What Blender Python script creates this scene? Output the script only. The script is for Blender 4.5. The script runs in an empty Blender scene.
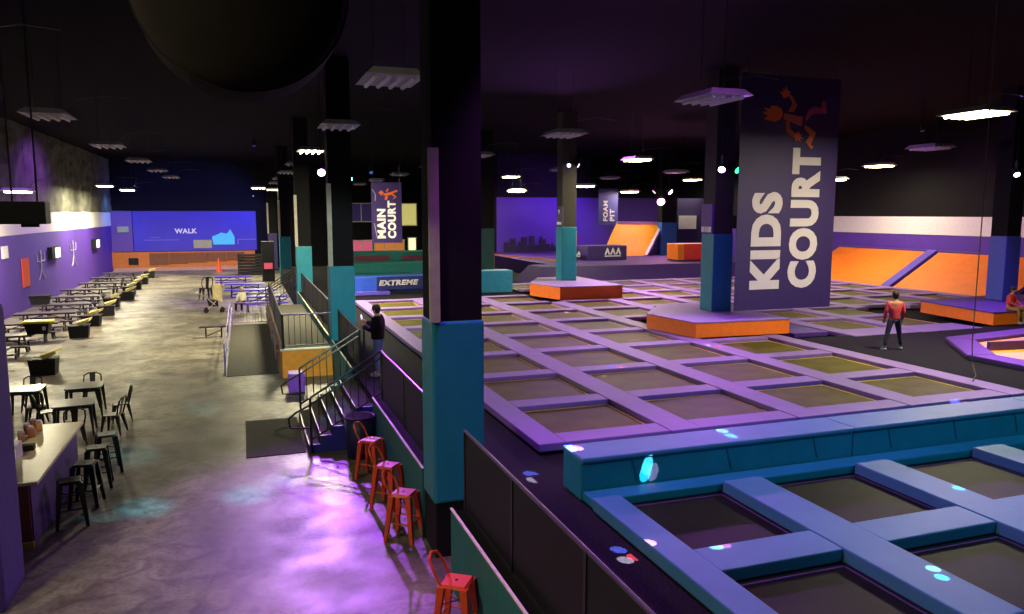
import bpy, bmesh, math, random
from mathutils import Vector, Matrix
random.seed(7)
SC = bpy.context.scene
COL = SC.collection
PI = math.pi

# ------------------------------------------------------------------ camera
F = 766.0; CAMH = 5.1
th = math.atan(94/766.); ps = math.atan(270/math.hypot(766, 94))
fw = Vector((math.sin(ps)*math.cos(th), math.cos(ps)*math.cos(th), -math.sin(th)))
cd = bpy.data.cameras.new('camera'); cam = bpy.data.objects.new('camera', cd); COL.objects.link(cam)
cd.sensor_width = 36; cd.lens = F/1024*36; cd.clip_end = 300; cd.clip_start = .05
cam.location = (0, 0, CAMH); cam.rotation_euler = fw.to_track_quat('-Z', 'Y').to_euler()
SC.camera = cam
SC.view_settings.view_transform = 'Standard'; SC.view_settings.look = 'None'
SC.view_settings.exposure = 0.0; SC.view_settings.gamma = 1.0; SC.view_settings.use_curve_mapping = False
try: SC.cycles.sample_clamp_indirect = 3.0; SC.cycles.max_bounces = 5; SC.cycles.use_light_tree = True
except Exception: pass
w = bpy.data.worlds.new('world'); SC.world = w; w.use_nodes = True
w.node_tree.nodes['Background'].inputs[0].default_value = (.16, .12, .26, 1)
w.node_tree.nodes['Background'].inputs[1].default_value = 0.02

# ------------------------------------------------------------------ materials
def lin(h):
    h = h.lstrip('#'); c = [int(h[i:i+2], 16)/255 for i in (0, 2, 4)]
    return tuple(((v+.055)/1.055)**2.4 if v > .04045 else v/12.92 for v in c)
MATS = {}
def mat(name, hexc, rough=.6, metal=0.0, var=0.12, scale=6.0, emit=None, es=1.0, bump=0.0, spec=.5):
    if name in MATS: return MATS[name]
    m = bpy.data.materials.new(name); m.use_nodes = True; nt = m.node_tree; b = nt.nodes['Principled BSDF']
    c = lin(hexc); b.inputs['Roughness'].default_value = rough; b.inputs['Metallic'].default_value = metal
    b.inputs['Specular IOR Level'].default_value = spec
    tc = nt.nodes.new('ShaderNodeTexCoord'); nz = nt.nodes.new('ShaderNodeTexNoise'); nz.inputs['Scale'].default_value = scale
    nz.inputs['Detail'].default_value = 5; nt.links.new(tc.outputs['Object'], nz.inputs['Vector'])
    r = nt.nodes.new('ShaderNodeValToRGB'); r.color_ramp.elements[0].position = .3; r.color_ramp.elements[1].position = .7
    r.color_ramp.elements[0].color = tuple(v*(1-var) for v in c)+(1,); r.color_ramp.elements[1].color = tuple(min(1, v*(1+var)) for v in c)+(1,)
    nt.links.new(nz.outputs['Fac'], r.inputs['Fac']); nt.links.new(r.outputs['Color'], b.inputs['Base Color'])
    if bump:
        bp = nt.nodes.new('ShaderNodeBump'); bp.inputs['Strength'].default_value = bump; bp.inputs['Distance'].default_value = .02
        nt.links.new(nz.outputs['Fac'], bp.inputs['Height']); nt.links.new(bp.outputs['Normal'], b.inputs['Normal'])
    if emit:
        b.inputs['Emission Color'].default_value = lin(emit)+(1,); b.inputs['Emission Strength'].default_value = es
    MATS[name] = m; return m

def concrete():
    m = bpy.data.materials.new('stained_concrete'); m.use_nodes = True; nt = m.node_tree; b = nt.nodes['Principled BSDF']
    tc = nt.nodes.new('ShaderNodeTexCoord')
    def noise(s, d, dist=0):
        n = nt.nodes.new('ShaderNodeTexNoise'); n.inputs['Scale'].default_value = s; n.inputs['Detail'].default_value = d
        n.inputs['Distortion'].default_value = dist; nt.links.new(tc.outputs['Object'], n.inputs['Vector']); return n
    def ramp(n, p0, c0, p1, c1):
        r = nt.nodes.new('ShaderNodeValToRGB'); r.color_ramp.elements[0].position = p0; r.color_ramp.elements[1].position = p1
        r.color_ramp.elements[0].color = c0+(1,); r.color_ramp.elements[1].color = c1+(1,); nt.links.new(n.outputs['Fac'], r.inputs['Fac']); return r
    a = ramp(noise(.45, 8, .6), .35, lin('#5c564e'), .68, lin('#a29a88'))
    c = ramp(noise(2.3, 9, 1.2), .34, lin('#8e857c'), .6, lin('#ffffff'))
    d = ramp(noise(14, 6), .25, lin('#a0a0a0'), .6, lin('#ffffff'))
    mx = nt.nodes.new('ShaderNodeMix'); mx.data_type = 'RGBA'; mx.blend_type = 'MULTIPLY'; mx.inputs[0].default_value = .8
    nt.links.new(a.outputs[0], mx.inputs[6]); nt.links.new(c.outputs[0], mx.inputs[7])
    m2 = nt.nodes.new('ShaderNodeMix'); m2.data_type = 'RGBA'; m2.blend_type = 'MULTIPLY'; m2.inputs[0].default_value = .7
    nt.links.new(mx.outputs[2], m2.inputs[6]); nt.links.new(d.outputs[0], m2.inputs[7])
    nt.links.new(m2.outputs[2], b.inputs['Base Color'])
    rr = ramp(noise(1.1, 6), .3, (.38,)*3, .7, (.62,)*3); nt.links.new(rr.outputs[0], b.inputs['Roughness'])
    bp = nt.nodes.new('ShaderNodeBump'); bp.inputs['Strength'].default_value = .25; bp.inputs['Distance'].default_value = .01
    n = noise(5, 8); nt.links.new(n.outputs['Fac'], bp.inputs['Height']); nt.links.new(bp.outputs['Normal'], b.inputs['Normal'])
    return m
M_CONC = concrete()
M_CEIL = mat('black_ceiling_paint', '#0d0b0e', .95, spec=.1)
M_BLK = mat('black_paint', '#16151a', .6, spec=.3)
M_BLKWALL = mat('black_wall_paint', '#100f14', .85, spec=.2)
M_CARPET = mat('black_carpet', '#1f1d24', .95, var=.5, scale=30, spec=.1)
M_MATCARP = mat('dark_grey_carpet', '#474540', .95, var=.35, scale=20, spec=.1)
M_PURW = mat('purple_wall_paint', '#4e2a9c', .7, var=.06, scale=1.2)
M_WHITEW = mat('white_wall_paint', '#d8d4da', .7, var=.05)
M_INSUL = mat('grey_wall_insulation', '#5c5c52', .9, var=.45, scale=.9, bump=.6)
M_BLUEW = mat('blue_mural_paint', '#4338b8', .6, var=.1, scale=.6)
M_ORG = mat('orange_vinyl', '#f07818', .5, var=.06)
M_ORGD = mat('deep_orange_vinyl', '#f4781e', .5, var=.06)
M_ORGWALL = mat('orange_wall_paint', '#f09a30', .7, var=.08)
M_RAMPO = mat('orange_trampoline_bed', '#e8761a', .6, var=.08, scale=2)
M_PAD = mat('lilac_vinyl_pad', '#8468a8', .6, var=.06, scale=3)
M_PADDK = mat('purple_vinyl_pad', '#4c2c80', .5, var=.08)
M_BLUEPAD = mat('blue_vinyl_pad', '#4280a4', .55, var=.06, scale=3)
M_TEAL = mat('teal_vinyl', '#1a8098', .5, var=.08, scale=3, bump=.15)
M_TEALW = mat('teal_wall_paint', '#1a6468', .7, var=.1, scale=3)
M_BED = mat('dark_mesh_bed', '#564e1a', .6, var=.3, scale=1.6, spec=.15)
M_BEDN = mat('black_mesh_bed', '#15130e', .6, var=.5, scale=3, spec=.2)
M_YEL = mat('yellow_webbing', '#e8b868', .6)
M_WEB = mat('dark_webbing', '#4a3560', .6)
M_STOOL = mat('orange_enamel_steel', '#e0502a', .35, var=.05)
M_BLKMET = mat('black_enamel_steel', '#1a1a1c', .35, var=.1)
M_TBL = mat('black_coated_steel_top', '#3a3340', .35, var=.15)
M_DTOP = mat('black_metal_table_top', '#2c2b28', .3, var=.2)
M_PTBL = mat('purple_coated_steel', '#4c1cd8', .4)
M_TUBE = mat('grey_tube_steel', '#4a4752', .4, metal=.2)
M_LILRAIL = mat('lilac_painted_steel', '#7a68a8', .4)
M_BAR = mat('cream_laminate', '#d8d0a0', .3, var=.05)
M_FIXT = mat('white_enamel_housing', '#c8c6cc', .5)
M_TUBEOFF = mat('unlit_glass_tube', '#e4e4ea', .3)
M_TUBEON = mat('lit_fluorescent_tube', '#ffffff', .3, emit='#ffeeb0', es=22)
M_WTEXT = mat('white_print', '#f2eef4', .6, var=.02)
M_KTEXT = mat('soft_white_print', '#cfc6d4', .6, var=.02)
M_GTEXT = mat('pale_grey_print', '#b4aebe', .6, var=.02)
M_BANNER = mat('purple_banner_vinyl', '#2e1c60', .6, var=.05)
M_CREAM = mat('cream_trim', '#d8d2b8', .5)
M_BLUE = mat('blue_riser_paint', '#2a2f9c', .6)
M_SKIN = mat('skin', '#b07a5c', .6); M_JEAN = mat('blue_denim', '#5a6c9a', .8); M_HOOD = mat('black_cotton', '#141318', .9, spec=.2)
M_HAIR = mat('dark_hair', '#1c1310', .7); M_RED = mat('red_cotton', '#c23a44', .8); M_DKTR = mat('navy_trousers', '#20203a', .85)
M_SHOE = mat('grey_shoe', '#8c90a8', .6)
M_PAPER = mat('pale_yellow_bag', '#e0d488', .7); M_BRYEL = mat('bright_yellow_lid', '#f2e62a', .5)

# ------------------------------------------------------------------ mesh builder
class MB:
    def __init__(s): s.bm = bmesh.new()
    def box(s, x0, x1, y0, y1, z0, z1, bev=0.0):
        b = bmesh.new(); bmesh.ops.create_cube(b, size=1)
        for v in b.verts: v.co = Vector(((x0+x1)/2+v.co.x*(x1-x0), (y0+y1)/2+v.co.y*(y1-y0), (z0+z1)/2+v.co.z*(z1-z0)))
        if bev: bmesh.ops.bevel(b, geom=b.edges[:], offset=bev, segments=2, affect='EDGES', profile=.6)
        return s._join(b)
    def _join(s, b, mtx=None):
        if mtx: bmesh.ops.transform(b, matrix=mtx, verts=b.verts)
        me = bpy.data.meshes.new('t'); b.to_mesh(me); b.free(); s.bm.from_mesh(me); bpy.data.meshes.remove(me); return s
    def tube(s, pts, r, n=8, r2=None, close=False):
        pts = [Vector(p) for p in pts]
        if close: pts = pts+[pts[0]]
        k = len(pts)-1
        for i in range(k):
            a, c = pts[i], pts[i+1]; d = c-a
            if d.length < 1e-6: continue
            b = bmesh.new(); ra = r if r2 is None else r+(r2-r)*i/k; rb = r if r2 is None else r+(r2-r)*(i+1)/k
            bmesh.ops.create_cone(b, cap_ends=True, segments=n, radius1=ra, radius2=rb, depth=d.length)
            s._join(b, Matrix.Translation((a+c)/2) @ d.to_track_quat('Z', 'Y').to_matrix().to_4x4())
            if 0 < i: s.ball(a, ra, 6)
        return s
    def bar(s, a, c, wx, wy):      # rectangular bar between two points
        a, c = Vector(a), Vector(c); d = c-a; b = bmesh.new(); bmesh.ops.create_cube(b, size=1)
        for v in b.verts: v.co = Vector((v.co.x*wx, v.co.y*wy, v.co.z*d.length))
        return s._join(b, Matrix.Translation((a+c)/2) @ d.to_track_quat('Z', 'Y').to_matrix().to_4x4())
    def ball(s, c, r, n=10, sc=(1, 1, 1)):
        b = bmesh.new(); bmesh.ops.create_uvsphere(b, u_segments=n, v_segments=max(4, n//2+1), radius=r)
        return s._join(b, Matrix.Translation(Vector(c)) @ Matrix.Diagonal((*sc, 1)))
    def cyl(s, c, r, z0, z1, n=20, r2=None):
        b = bmesh.new(); bmesh.ops.create_cone(b, cap_ends=True, segments=n, radius1=r, radius2=r if r2 is None else r2, depth=z1-z0)
        return s._join(b, Matrix.Translation((c[0], c[1], (z0+z1)/2)))
    def prism(s, pts, z0, z1, bev=0):
        b = bmesh.new(); vs = [b.verts.new((p[0], p[1], z0)) for p in pts]; f = b.faces.new(vs)
        r = bmesh.ops.extrude_face_region(b, geom=[f])
        for v in [e for e in r['geom'] if isinstance(e, bmesh.types.BMVert)]: v.co.z = z1
        bmesh.ops.recalc_face_normals(b, faces=b.faces)
        if bev: bmesh.ops.bevel(b, geom=b.edges[:], offset=bev, segments=2, affect='EDGES')
        return s._join(b)
    def xzprism(s, pts, y0, y1):   # polygon in the XZ plane extruded along Y
        b = bmesh.new(); vs = [b.verts.new((p[0], y0, p[1])) for p in pts]; f = b.faces.new(vs)
        r = bmesh.ops.extrude_face_region(b, geom=[f])
        for v in [e for e in r['geom'] if isinstance(e, bmesh.types.BMVert)]: v.co.y = y1
        bmesh.ops.recalc_face_normals(b, faces=b.faces); return s._join(b)
    def hull(s, top, bot):         # loft between two polygons with the same count
        b = bmesh.new(); t = [b.verts.new(p) for p in top]; o = [b.verts.new(p) for p in bot]; n = len(t)
        b.faces.new(t); b.faces.new(o[::-1])
        for i in range(n): b.faces.new((t[i], o[i], o[(i+1) % n], t[(i+1) % n]))
        bmesh.ops.recalc_face_normals(b, faces=b.faces); return s._join(b)
    def build(s, name, m, parent=None, smooth=False):
        me = bpy.data.meshes.new(name)
        if parent is not None and parent.get('_wl'):
            bmesh.ops.translate(s.bm, verts=s.bm.verts, vec=-Vector(parent['_wl']))
        s.bm.to_mesh(me); s.bm.free(); me.materials.append(m)
        if smooth:
            for p in me.polygons: p.use_smooth = True
        o = bpy.data.objects.new(name, me); COL.objects.link(o)
        if parent is not None:
            o.parent = parent
            if parent.get('_wl'): o['_wl'] = list(parent['_wl'])
        return o
def tag(o, label, cat, group=None, kind=None):
    o['label'] = label; o['category'] = cat
    if group: o['group'] = group
    if kind: o['kind'] = kind
    return o
def thing(name, label, cat, loc=(0, 0, 0), rz=0, group=None, world=False):
    # world=True: parts are given in world coordinates (only without rotation)
    o = bpy.data.objects.new(name, None); COL.objects.link(o); o.location = loc; o.rotation_euler = (0, 0, rz)
    o.empty_display_size = .1
    if world: o['_wl'] = list(loc)
    return tag(o, label, cat, group)
def struct(name, mb, m):
    o = mb.build(name, m); o['kind'] = 'structure'; return o
def dup(o, loc, rz=0, label=None, group=None):
    def rec(src, par):
        c = src.copy(); COL.objects.link(c)
        if par is not None: c.parent = par
        for ch in list(src.children): rec(ch, c)
        return c
    r = rec(o, None); r.location = loc; r.rotation_euler = (0, 0, rz)
    if label: r['label'] = label
    if group: r['group'] = group
    return r
def text_mesh(name, s, m, parent, mtx, length, height, bold=.035, depth=.01, off=None):
    c = bpy.data.curves.new('txt', 'FONT'); c.body = s; c.offset = bold; c.space_character = 1.1; c.extrude = .5; c.size = 1; c.resolution_u = 4
    t = bpy.data.objects.new('txt', c); COL.objects.link(t); bpy.context.view_layer.update()
    me = bpy.data.meshes.new_from_object(t.evaluated_get(bpy.context.evaluated_depsgraph_get()))
    bpy.data.objects.remove(t); bpy.data.curves.remove(c)
    xs = [v.co.x for v in me.vertices]; ys = [v.co.y for v in me.vertices]
    x0, x1, y0, y1 = min(xs), max(xs), min(ys), max(ys)
    for v in me.vertices:
        v.co = Vector(((v.co.x-x0)/(x1-x0)*length, (v.co.y-y0)/(y1-y0)*height, v.co.z*depth))
    me.transform(mtx)
    if parent is not None and parent.get('_wl'): me.transform(Matrix.Translation(-Vector(parent['_wl'])))
    me.materials.clear(); me.materials.append(m); me.name = name
    o = bpy.data.objects.new(name, me); COL.objects.link(o); o.parent = parent; return o
def plane_mtx(origin, xdir, ydir):
    x = Vector(xdir).normalized(); y = Vector(ydir).normalized(); z = x.cross(y)
    return Matrix(((x.x, y.x, z.x, origin[0]), (x.y, y.y, z.y, origin[1]), (x.z, y.z, z.z, origin[2]), (0, 0, 0, 1)))
def spot(loc, aim, colr, W, ang, blend=.4, size=.1, parent=None):
    l = bpy.data.lights.new('spot_beam', 'SPOT'); l.color = colr; l.energy = W; l.spot_size = math.radians(ang); l.spot_blend = blend; l.shadow_soft_size = size
    o = bpy.data.objects.new('spot_beam', l); COL.objects.link(o); o.location = loc
    o.rotation_euler = (Vector(aim)-Vector(loc)).to_track_quat('-Z', 'Y').to_euler(); return o

# ------------------------------------------------------------------ setting
struct('floor', MB().box(-11.2, 40, -6, 80, -.2, 0), M_CONC)
struct('ceiling', MB().box(-11.2, 40, -6, 80, 9.8, 10), M_CEIL)
struct('wall_left', MB().box(-11.3, -11, -6, 78, 0, 3.98), M_PURW)
struct('trim_1', MB().box(-11.3, -10.98, -6, 77, 3.98, 5.18), M_WHITEW)
# rumpled insulation above the band
b = MB(); bm = b.bm; NY, NZ = 90, 12
g = [[bm.verts.new((-11.0+random.uniform(0, .12)+.05*math.sin(j*1.7), -6+j*83/NY, 5.18+k*4.6/NZ)) for k in range(NZ+1)] for j in range(NY+1)]
for j in range(NY):
    for k in range(NZ): bm.faces.new((g[j][k], g[j+1][k], g[j+1][k+1], g[j][k+1]))
struct('wall_left.001', b, M_INSUL)
struct('wall_front', MB().box(-11.2, 40, -6.2, -6, 0, 9.8), M_BLKWALL)
struct('wall_back', MB().box(-11.2, 19, 76.2, 76.4, 0, 9.8), M_BLKWALL)
struct('wall_back.001', MB().box(18.8, 19, 58, 76.2, 0, 9.8), M_BLKWALL)
struct('wall_back.002', MB().box(19, 40, 58, 58.2, 0, 6.35), M_PURW)
struct('wall_back.003', MB().box(19, 40, 57.9, 58.2, 6.35, 9.8), M_BLKWALL)
struct('wall_right', MB().box(35.2, 35.4, -6, 58, 0, 3.93), M_PURW)
struct('trim_2', MB().box(35.15, 35.4, 22.7, 39.6, 3.93, 4.9), M_WHITEW)
struct('wall_right.001', MB().box(35.2, 35.4, -6, 58, 4.9, 9.8), M_BLKWALL)
# raised deck that carries the courts
b = MB(); b.box(3.3, 35.2, -2, 58, 0, 1.1); b.box(2.54, 3.3, 11.36, 58, 0, 1.1); b.box(2.54, 3.3, -2, 9.65, 0, 1.1)
struct('floor.001', b, M_CARPET)
struct('floor.002', MB().prism([(15.8, 10.2), (35, 10.2), (35, 19), (15.8, 19)], 1.1, 1.28), M_CARPET)

# half walls beside the aisle with cream capping
def half_wall(y0, y1, idx, lab):
    struct('trim_%d' % idx, MB().box(2.5, 2.54, y0, y1, 0, 1.13), M_TEALW)
    struct('trim_%d' % (idx+1), MB().box(2.49, 2.525, y0, y1, 1.13, 1.15), M_CREAM)
half_wall(-2, 9.65, 3, ''); half_wall(11.4, 16.3, 5, ''); half_wall(19.7, 24.25, 7, '')
half_wall(25.1, 40.1, 9, '')
def fence(y0, y1, x, z0, z1, label, slant=0):
    t = thing('mesh_fence', label, 'fence', (x, y0, z0), world=True, group='black mesh fences along the raised court edge')
    MB().box(x-.012, x+.012, y0, y1, z0+.02, z1).build('mesh_panel', M_MESH, t)
    MB().tube([(x, y0, z1), (x, y1, z1)], .022).build('top_rail', M_TUBE, t)
    n = max(2, int((y1-y0)/1.9)+1)
    for i in range(n):
        y = y0+.03+(y1-y0-.06)*i/(n-1); MB().box(x-.025, x+.025, y-.025, y+.025, z0, z1).build('post', M_BLKMET, t)
def mesh_mat():
    m = bpy.data.materials.new('black_fence_mesh'); m.use_nodes = True; nt = m.node_tree; b = nt.nodes['Principled BSDF']
    b.inputs['Base Color'].default_value = lin('#0d0c11')+(1,); b.inputs['Roughness'].default_value = .6
    tr = nt.nodes.new('ShaderNodeBsdfTransparent'); mx = nt.nodes.new('ShaderNodeMixShader'); mx.inputs[0].default_value = .95
    nt.links.new(tr.outputs[0], mx.inputs[1]); nt.links.new(b.outputs[0], mx.inputs[2]); nt.links.new(mx.outputs[0], nt.nodes['Material Output'].inputs[0]); return m
M_MESH = mesh_mat()
fence(-2, 9.7, 2.72, 1.1, 2.18, 'long black mesh fence nearest the bottom edge, before the big column')
fence(11.4, 16.3, 2.72, 1.1, 2.14, 'black mesh fence between the big near column and the top of the steps')
fence(19.75, 24.25, 2.72, 1.1, 2.1, 'black mesh fence from the far side of the steps to the second column')
fence(25.1, 40.1, 2.72, 1.1, 2.1, 'black mesh fence between the second and third teal columns')

# ------------------------------------------------------------------ columns
def column(x0, y0, zp0, zp1, label, zbase=0, wx=.78, wy=.73, shaft=M_BLKWALL, pad=None, conduit=True):
    t = thing('padded_column', label, 'column', (x0, y0, zbase), world=True, group='black columns with padded bases')
    if zbase < .5:
        MB().box(x0+.03, x0+wx-.03, y0+.03, y0+wy-.03, zbase, zp0).build('column_base', M_BLK, t)
    MB().box(x0+.03, x0+wx-.03, y0+.03, y0+wy-.03, zp1, 9.8).build('shaft', shaft, t)
    MB().box(x0, x0+wx, y0, y0+wy, zp0, zp1, .04).build('column_pad', pad or M_TEAL, t)
    if conduit and x0 < 10: MB().box(x0-.03, x0+.11, y0-.05, y0+.04, zp1, 6.0).build('conduit', mat('pale_grey_conduit', '#a8a498', .6), t)
    return t
column(2.5, 10.6, .84, 3.55, 'big near column, black above a teal padded lower half')
column(2.5, 24.34, .5, 3.45, 'teal padded column standing by the far side of the steps')
column(2.5, 40.2, .3, 3.42, 'teal padded column, third along the aisle from the camera')
column(2.45, 57.5, .1, 3.41, 'teal padded column, fourth along the aisle, partly behind the third')
column(2.1, 72.0, .1, 3.3, 'dark purple column farthest down the aisle', pad=mat('dark_purple_vinyl', '#2c2460', .6))
column(14.9, 22.1, 1.78, 4.4, 'teal padded column on the orange platform behind the kids court banner', 1.78, shaft=mat('brown_grey_paint', '#3a3630', .8))
column(14.3, 33.7, 1.88, 4.45, 'teal padded column on the farther orange platform', 1.88, shaft=mat('brown_grey_paint', '#3a3630', .8))
column(27.45, 21.4, 1.73, 4.22, 'blue-purple padded column on the low orange platform at the right', 1.73, pad=mat('blue_violet_vinyl', '#3a50b0', .5))
column(12.75, 43.0, 1.1, 4.2, 'dark teal column beyond the blue foam block', 1.1, pad=mat('dark_teal_vinyl', '#14424a', .7), wx=1.2)  # pad is a darker teal than the other columns
column(29.2, 50.0, 2.02, 4.4, 'blue padded column right of the tilted orange trampoline wall', 2.02, wx=1.3, pad=mat('royal_blue_vinyl', '#2456a8', .5))
# foreground column at the left edge
t = thing('padded_column', 'purple padded column cut off by the left edge beside the bar', 'column', (-4.3, 10.75, 0), world=True, group='black columns with padded bases')
MB().box(-4.05, -3.07, 10.9, 11.9, 0, 3.9, .05).build('column_pad', mat('deep_purple_vinyl', '#3a2478', .7, var=.2, scale=8), t)
MB().box(-4.0, -3.12, 10.95, 11.85, 3.9, 9.8).build('shaft', mat('grey_column_paint', '#4c4a5a', .8), t)

# ------------------------------------------------------------------ platforms
def platform(name, pts, z0, z1, label, top=None, skirt=None):
    t = thing(name, label, 'platform', (pts[0][0], pts[0][1], z0), world=True)
    MB().prism(pts, z0, z1-.03).build('skirt', skirt or M_ORGD, t)
    cx = sum(p[0] for p in pts)/len(pts); cy = sum(p[1] for p in pts)/len(pts)
    MB().prism([(cx+(p[0]-cx)*1.012, cy+(p[1]-cy)*1.012) for p in pts], z1-.03, z1).build('top_pad', top or M_PAD, t)
platform('column_platform', [(12.95, 20.0), (16.3, 19.85), (16.5, 24.4), (14.2, 24.4), (12.6, 22.4)], 1.3, 1.78, 'orange sided platform with lilac top under the column by the kids court banner')
platform('column_platform', [(13.05, 30.9), (16.05, 30.8), (16.05, 35.8), (13.9, 35.8), (12.5, 33.2)], 1.3, 1.88, 'orange sided platform around the farther teal column mid court')
platform('column_platform', [(24.1, 19.05), (30.5, 19.05), (30.5, 23.4), (24.7, 22.6)], 1.28, 1.73, 'low orange sided platform at the right with a seated person on its front edge', top=M_PADDK)

# ------------------------------------------------------------------ main court
XS = [4.72, 7.3, 10.02, 12.75, 15.5, 18.2, 20.9, 23.6, 26.3, 29.0, 31.5]
YS = [11.75, 14.2, 16.95, 19.7, 22.45, 25.2, 27.95, 30.7, 33.45, 36.2, 38.9]
HW = .31; ZP = 1.3
court = thing('main_court_frame', 'lilac padded grid of the big main court behind the teal barrier', 'court padding', (4.4, 11.45, 1.1), world=True)
def cell_open(i, j):
    cx = (XS[i]+XS[i+1])/2; cy = (YS[j]+YS[j+1])/2
    if cx > 15.6 and cy < 19: return False
    if cx < 12.7 and cy > 33.4: return False
    if 12.7 < cx < 18.2 and 19.7 < cy < 25.2: return False
    if 12.7 < cx < 15.6 and 30.7 < cy < 36.3: return False
    if 23.6 < cx < 29.1 and 19.5 < cy < 24.9: return False
    return True
def ylimits(i):
    if XS[i] < 12.7: return YS[0]-.3, YS[8]+.3
    if XS[i] < 15.6: return YS[0]-.3, YS[-1]+.3
    return 18.7, YS[-1]+.3
for i, x in enumerate(XS):
    y0, y1 = ylimits(i)
    hw = .24 if i == 0 else HW
    segs = [(y0, y1)]
    if i == 3: segs = [(y0, 30.4), (37.7, y1)]
    if i == 4: segs = [(y0, 19.8), (24.5, 30.6), (36.0, y1)]
    if i == 5: segs = [(y0, y1)]
    if i == 7: segs = [(24.4, y1)]
    if i in (8, 9): segs = [(24.3, y1)]
    for a, c in segs: MB().box(x-hw, x+hw, a, c, 1.16, ZP, .022).build('long_pad', M_PAD, court)
for i in range(len(XS)-1):
    for j in range(len(YS)):
        near = j > 0 and cell_open(i, j-1); far = j < len(YS)-1 and cell_open(i, j)
        if not (near or far): continue
        x0 = XS[i]+(.24 if i == 0 else HW); x1 = XS[i+1]-HW; y = YS[j]; hy = .27
        a, c = y-hy, y+hy
        if XS[i] > 15.4 and j == 3: a = 18.75
        if 12.7 < XS[i] < 15.6 and j == 3: c = 19.78
        MB().box(x0+.01, x1-.01, a, c, 1.165, ZP-.008, .02).build('cross_pad', M_PAD, court)
MB().box(16.55, 17.88, 19.9, 25.0, 1.12, 1.27, .03).build('filler_pad', M_PADDK, court)
ORD = ['first', 'second', 'third', 'fourth', 'fifth', 'sixth', 'seventh', 'eighth', 'ninth', 'tenth', 'eleventh']
def bed(x0, x1, y0, y1, z, label, m, web, group):
    t = thing('trampoline', label, 'trampoline', ((x0+x1)/2, (y0+y1)/2, z), world=True, group=group)
    MB().box(x0+.005, x1-.005, y0+.005, y1-.005, z-.02, z).build('jumping_bed', m, t)
    e = .07; wd = .03; b = MB()
    b.box(x0+e, x1-e, y0+e, y0+e+wd, z, z+.006); b.box(x0+e, x1-e, y1-e-wd, y1-e, z, z+.006)
    b.box(x0+e, x0+e+wd, y0+e, y1-e, z, z+.006); b.box(x1-e-wd, x1-e, y0+e, y1-e, z, z+.006)
    b.build('edge_webbing', web, t); return t
for j in range(len(YS)-1):
    for i in range(len(XS)-1):
        if not cell_open(i, j): continue
        x0 = XS[i]+(.24 if i == 0 else HW); x1 = XS[i+1]-HW
        row = 'row at the teal barrier' if j == 0 else '%s row from the barrier' % ORD[j]
        bed(x0, x1, YS[j]+.27, YS[j+1]-.27, 1.2,
            'dark trampoline of the lilac court, %s, %s from left' % (row, ORD[i]), M_BED, M_YEL, 'trampolines of the lilac main court')

# ------------------------------------------------------------------ teal barrier and near court
seg = [4.28, 9.0, 13.2, 17.6]
labs = ['long teal padded barrier block, left end piece beside the walkway', 'long teal padded barrier block, middle piece', 'long teal padded barrier block, piece cut off at the right edge']
for k in range(3):
    t = thing('padded_barrier', labs[k], 'barrier', (seg[k], 9.35, 1.12), world=True, group='teal barrier between the two courts')
    MB().box(seg[k]+.006, seg[k+1]-.006, 9.35, 9.99, 1.12, 1.69, .03).build('foam_block', M_TEAL, t)
    MB().box(seg[k]+.004, seg[k+1]-.004, 9.32, 10.01, 1.66, 1.735, .03).build('top_cover', M_BLUEPAD, t)
    n = 3
    for q in range(n):
        xx = seg[k]+(q+.5)*(seg[k+1]-seg[k])/n
        MB().bar((xx, 9.345, 1.65), (xx+.09, 9.345, 1.32), .012, .012).build('seam', mat('teal_seam', '#0c5a6c', .6), t)
XN = [4.47, 6.62, 8.98, 11.38, 13.8, 16.2]
YN = [9.12, 6.88, 4.5, 2.1]
near = thing('near_court_frame', 'blue padded grid of the nearest court at the bottom right', 'court padding', (4.3, 1.8, 1.1), world=True)
for i, x in enumerate(XN):
    hw = .2 if i == 0 else .31
    cuts = [1.8, 5.55, 8.95] if i == 0 else [1.8, 4.9, 8.95]
    for a, c in zip(cuts[:-1], cuts[1:]): MB().box(x-hw, x+hw, a+.004, c-.004, 1.14, 1.32, .02).build('long_pad', M_BLUEPAD, near)
MB().box(4.3, 16.5, 8.97, 9.33, 1.14, 1.27, .02).build('edge_strip', M_TEAL, near)
for j, y in enumerate(YN):
    for i in range(len(XN)-1):
        if j == 0: continue
        hy = .28
        MB().box(XN[i]+(.2 if i == 0 else .31)+.005, XN[i+1]-.315, y-hy, y+hy, 1.15, 1.31, .02).build('cross_pad', M_BLUEPAD, near)
for j in range(3):
    for i in range(5):
        r = 'row at the teal barrier' if j == 0 else ('second row from the barrier' if j == 1 else 'row along the bottom edge')
        bed(XN[i]+(.2 if i == 0 else .31), XN[i+1]-.31, YN[j+1]+.3, YN[j]-(.2 if j == 0 else .3), 1.16,
            'black trampoline of the blue court, %s, %s from left' % (r, ORD[i]), M_BEDN, M_WEB, 'trampolines of the near blue court')

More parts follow.
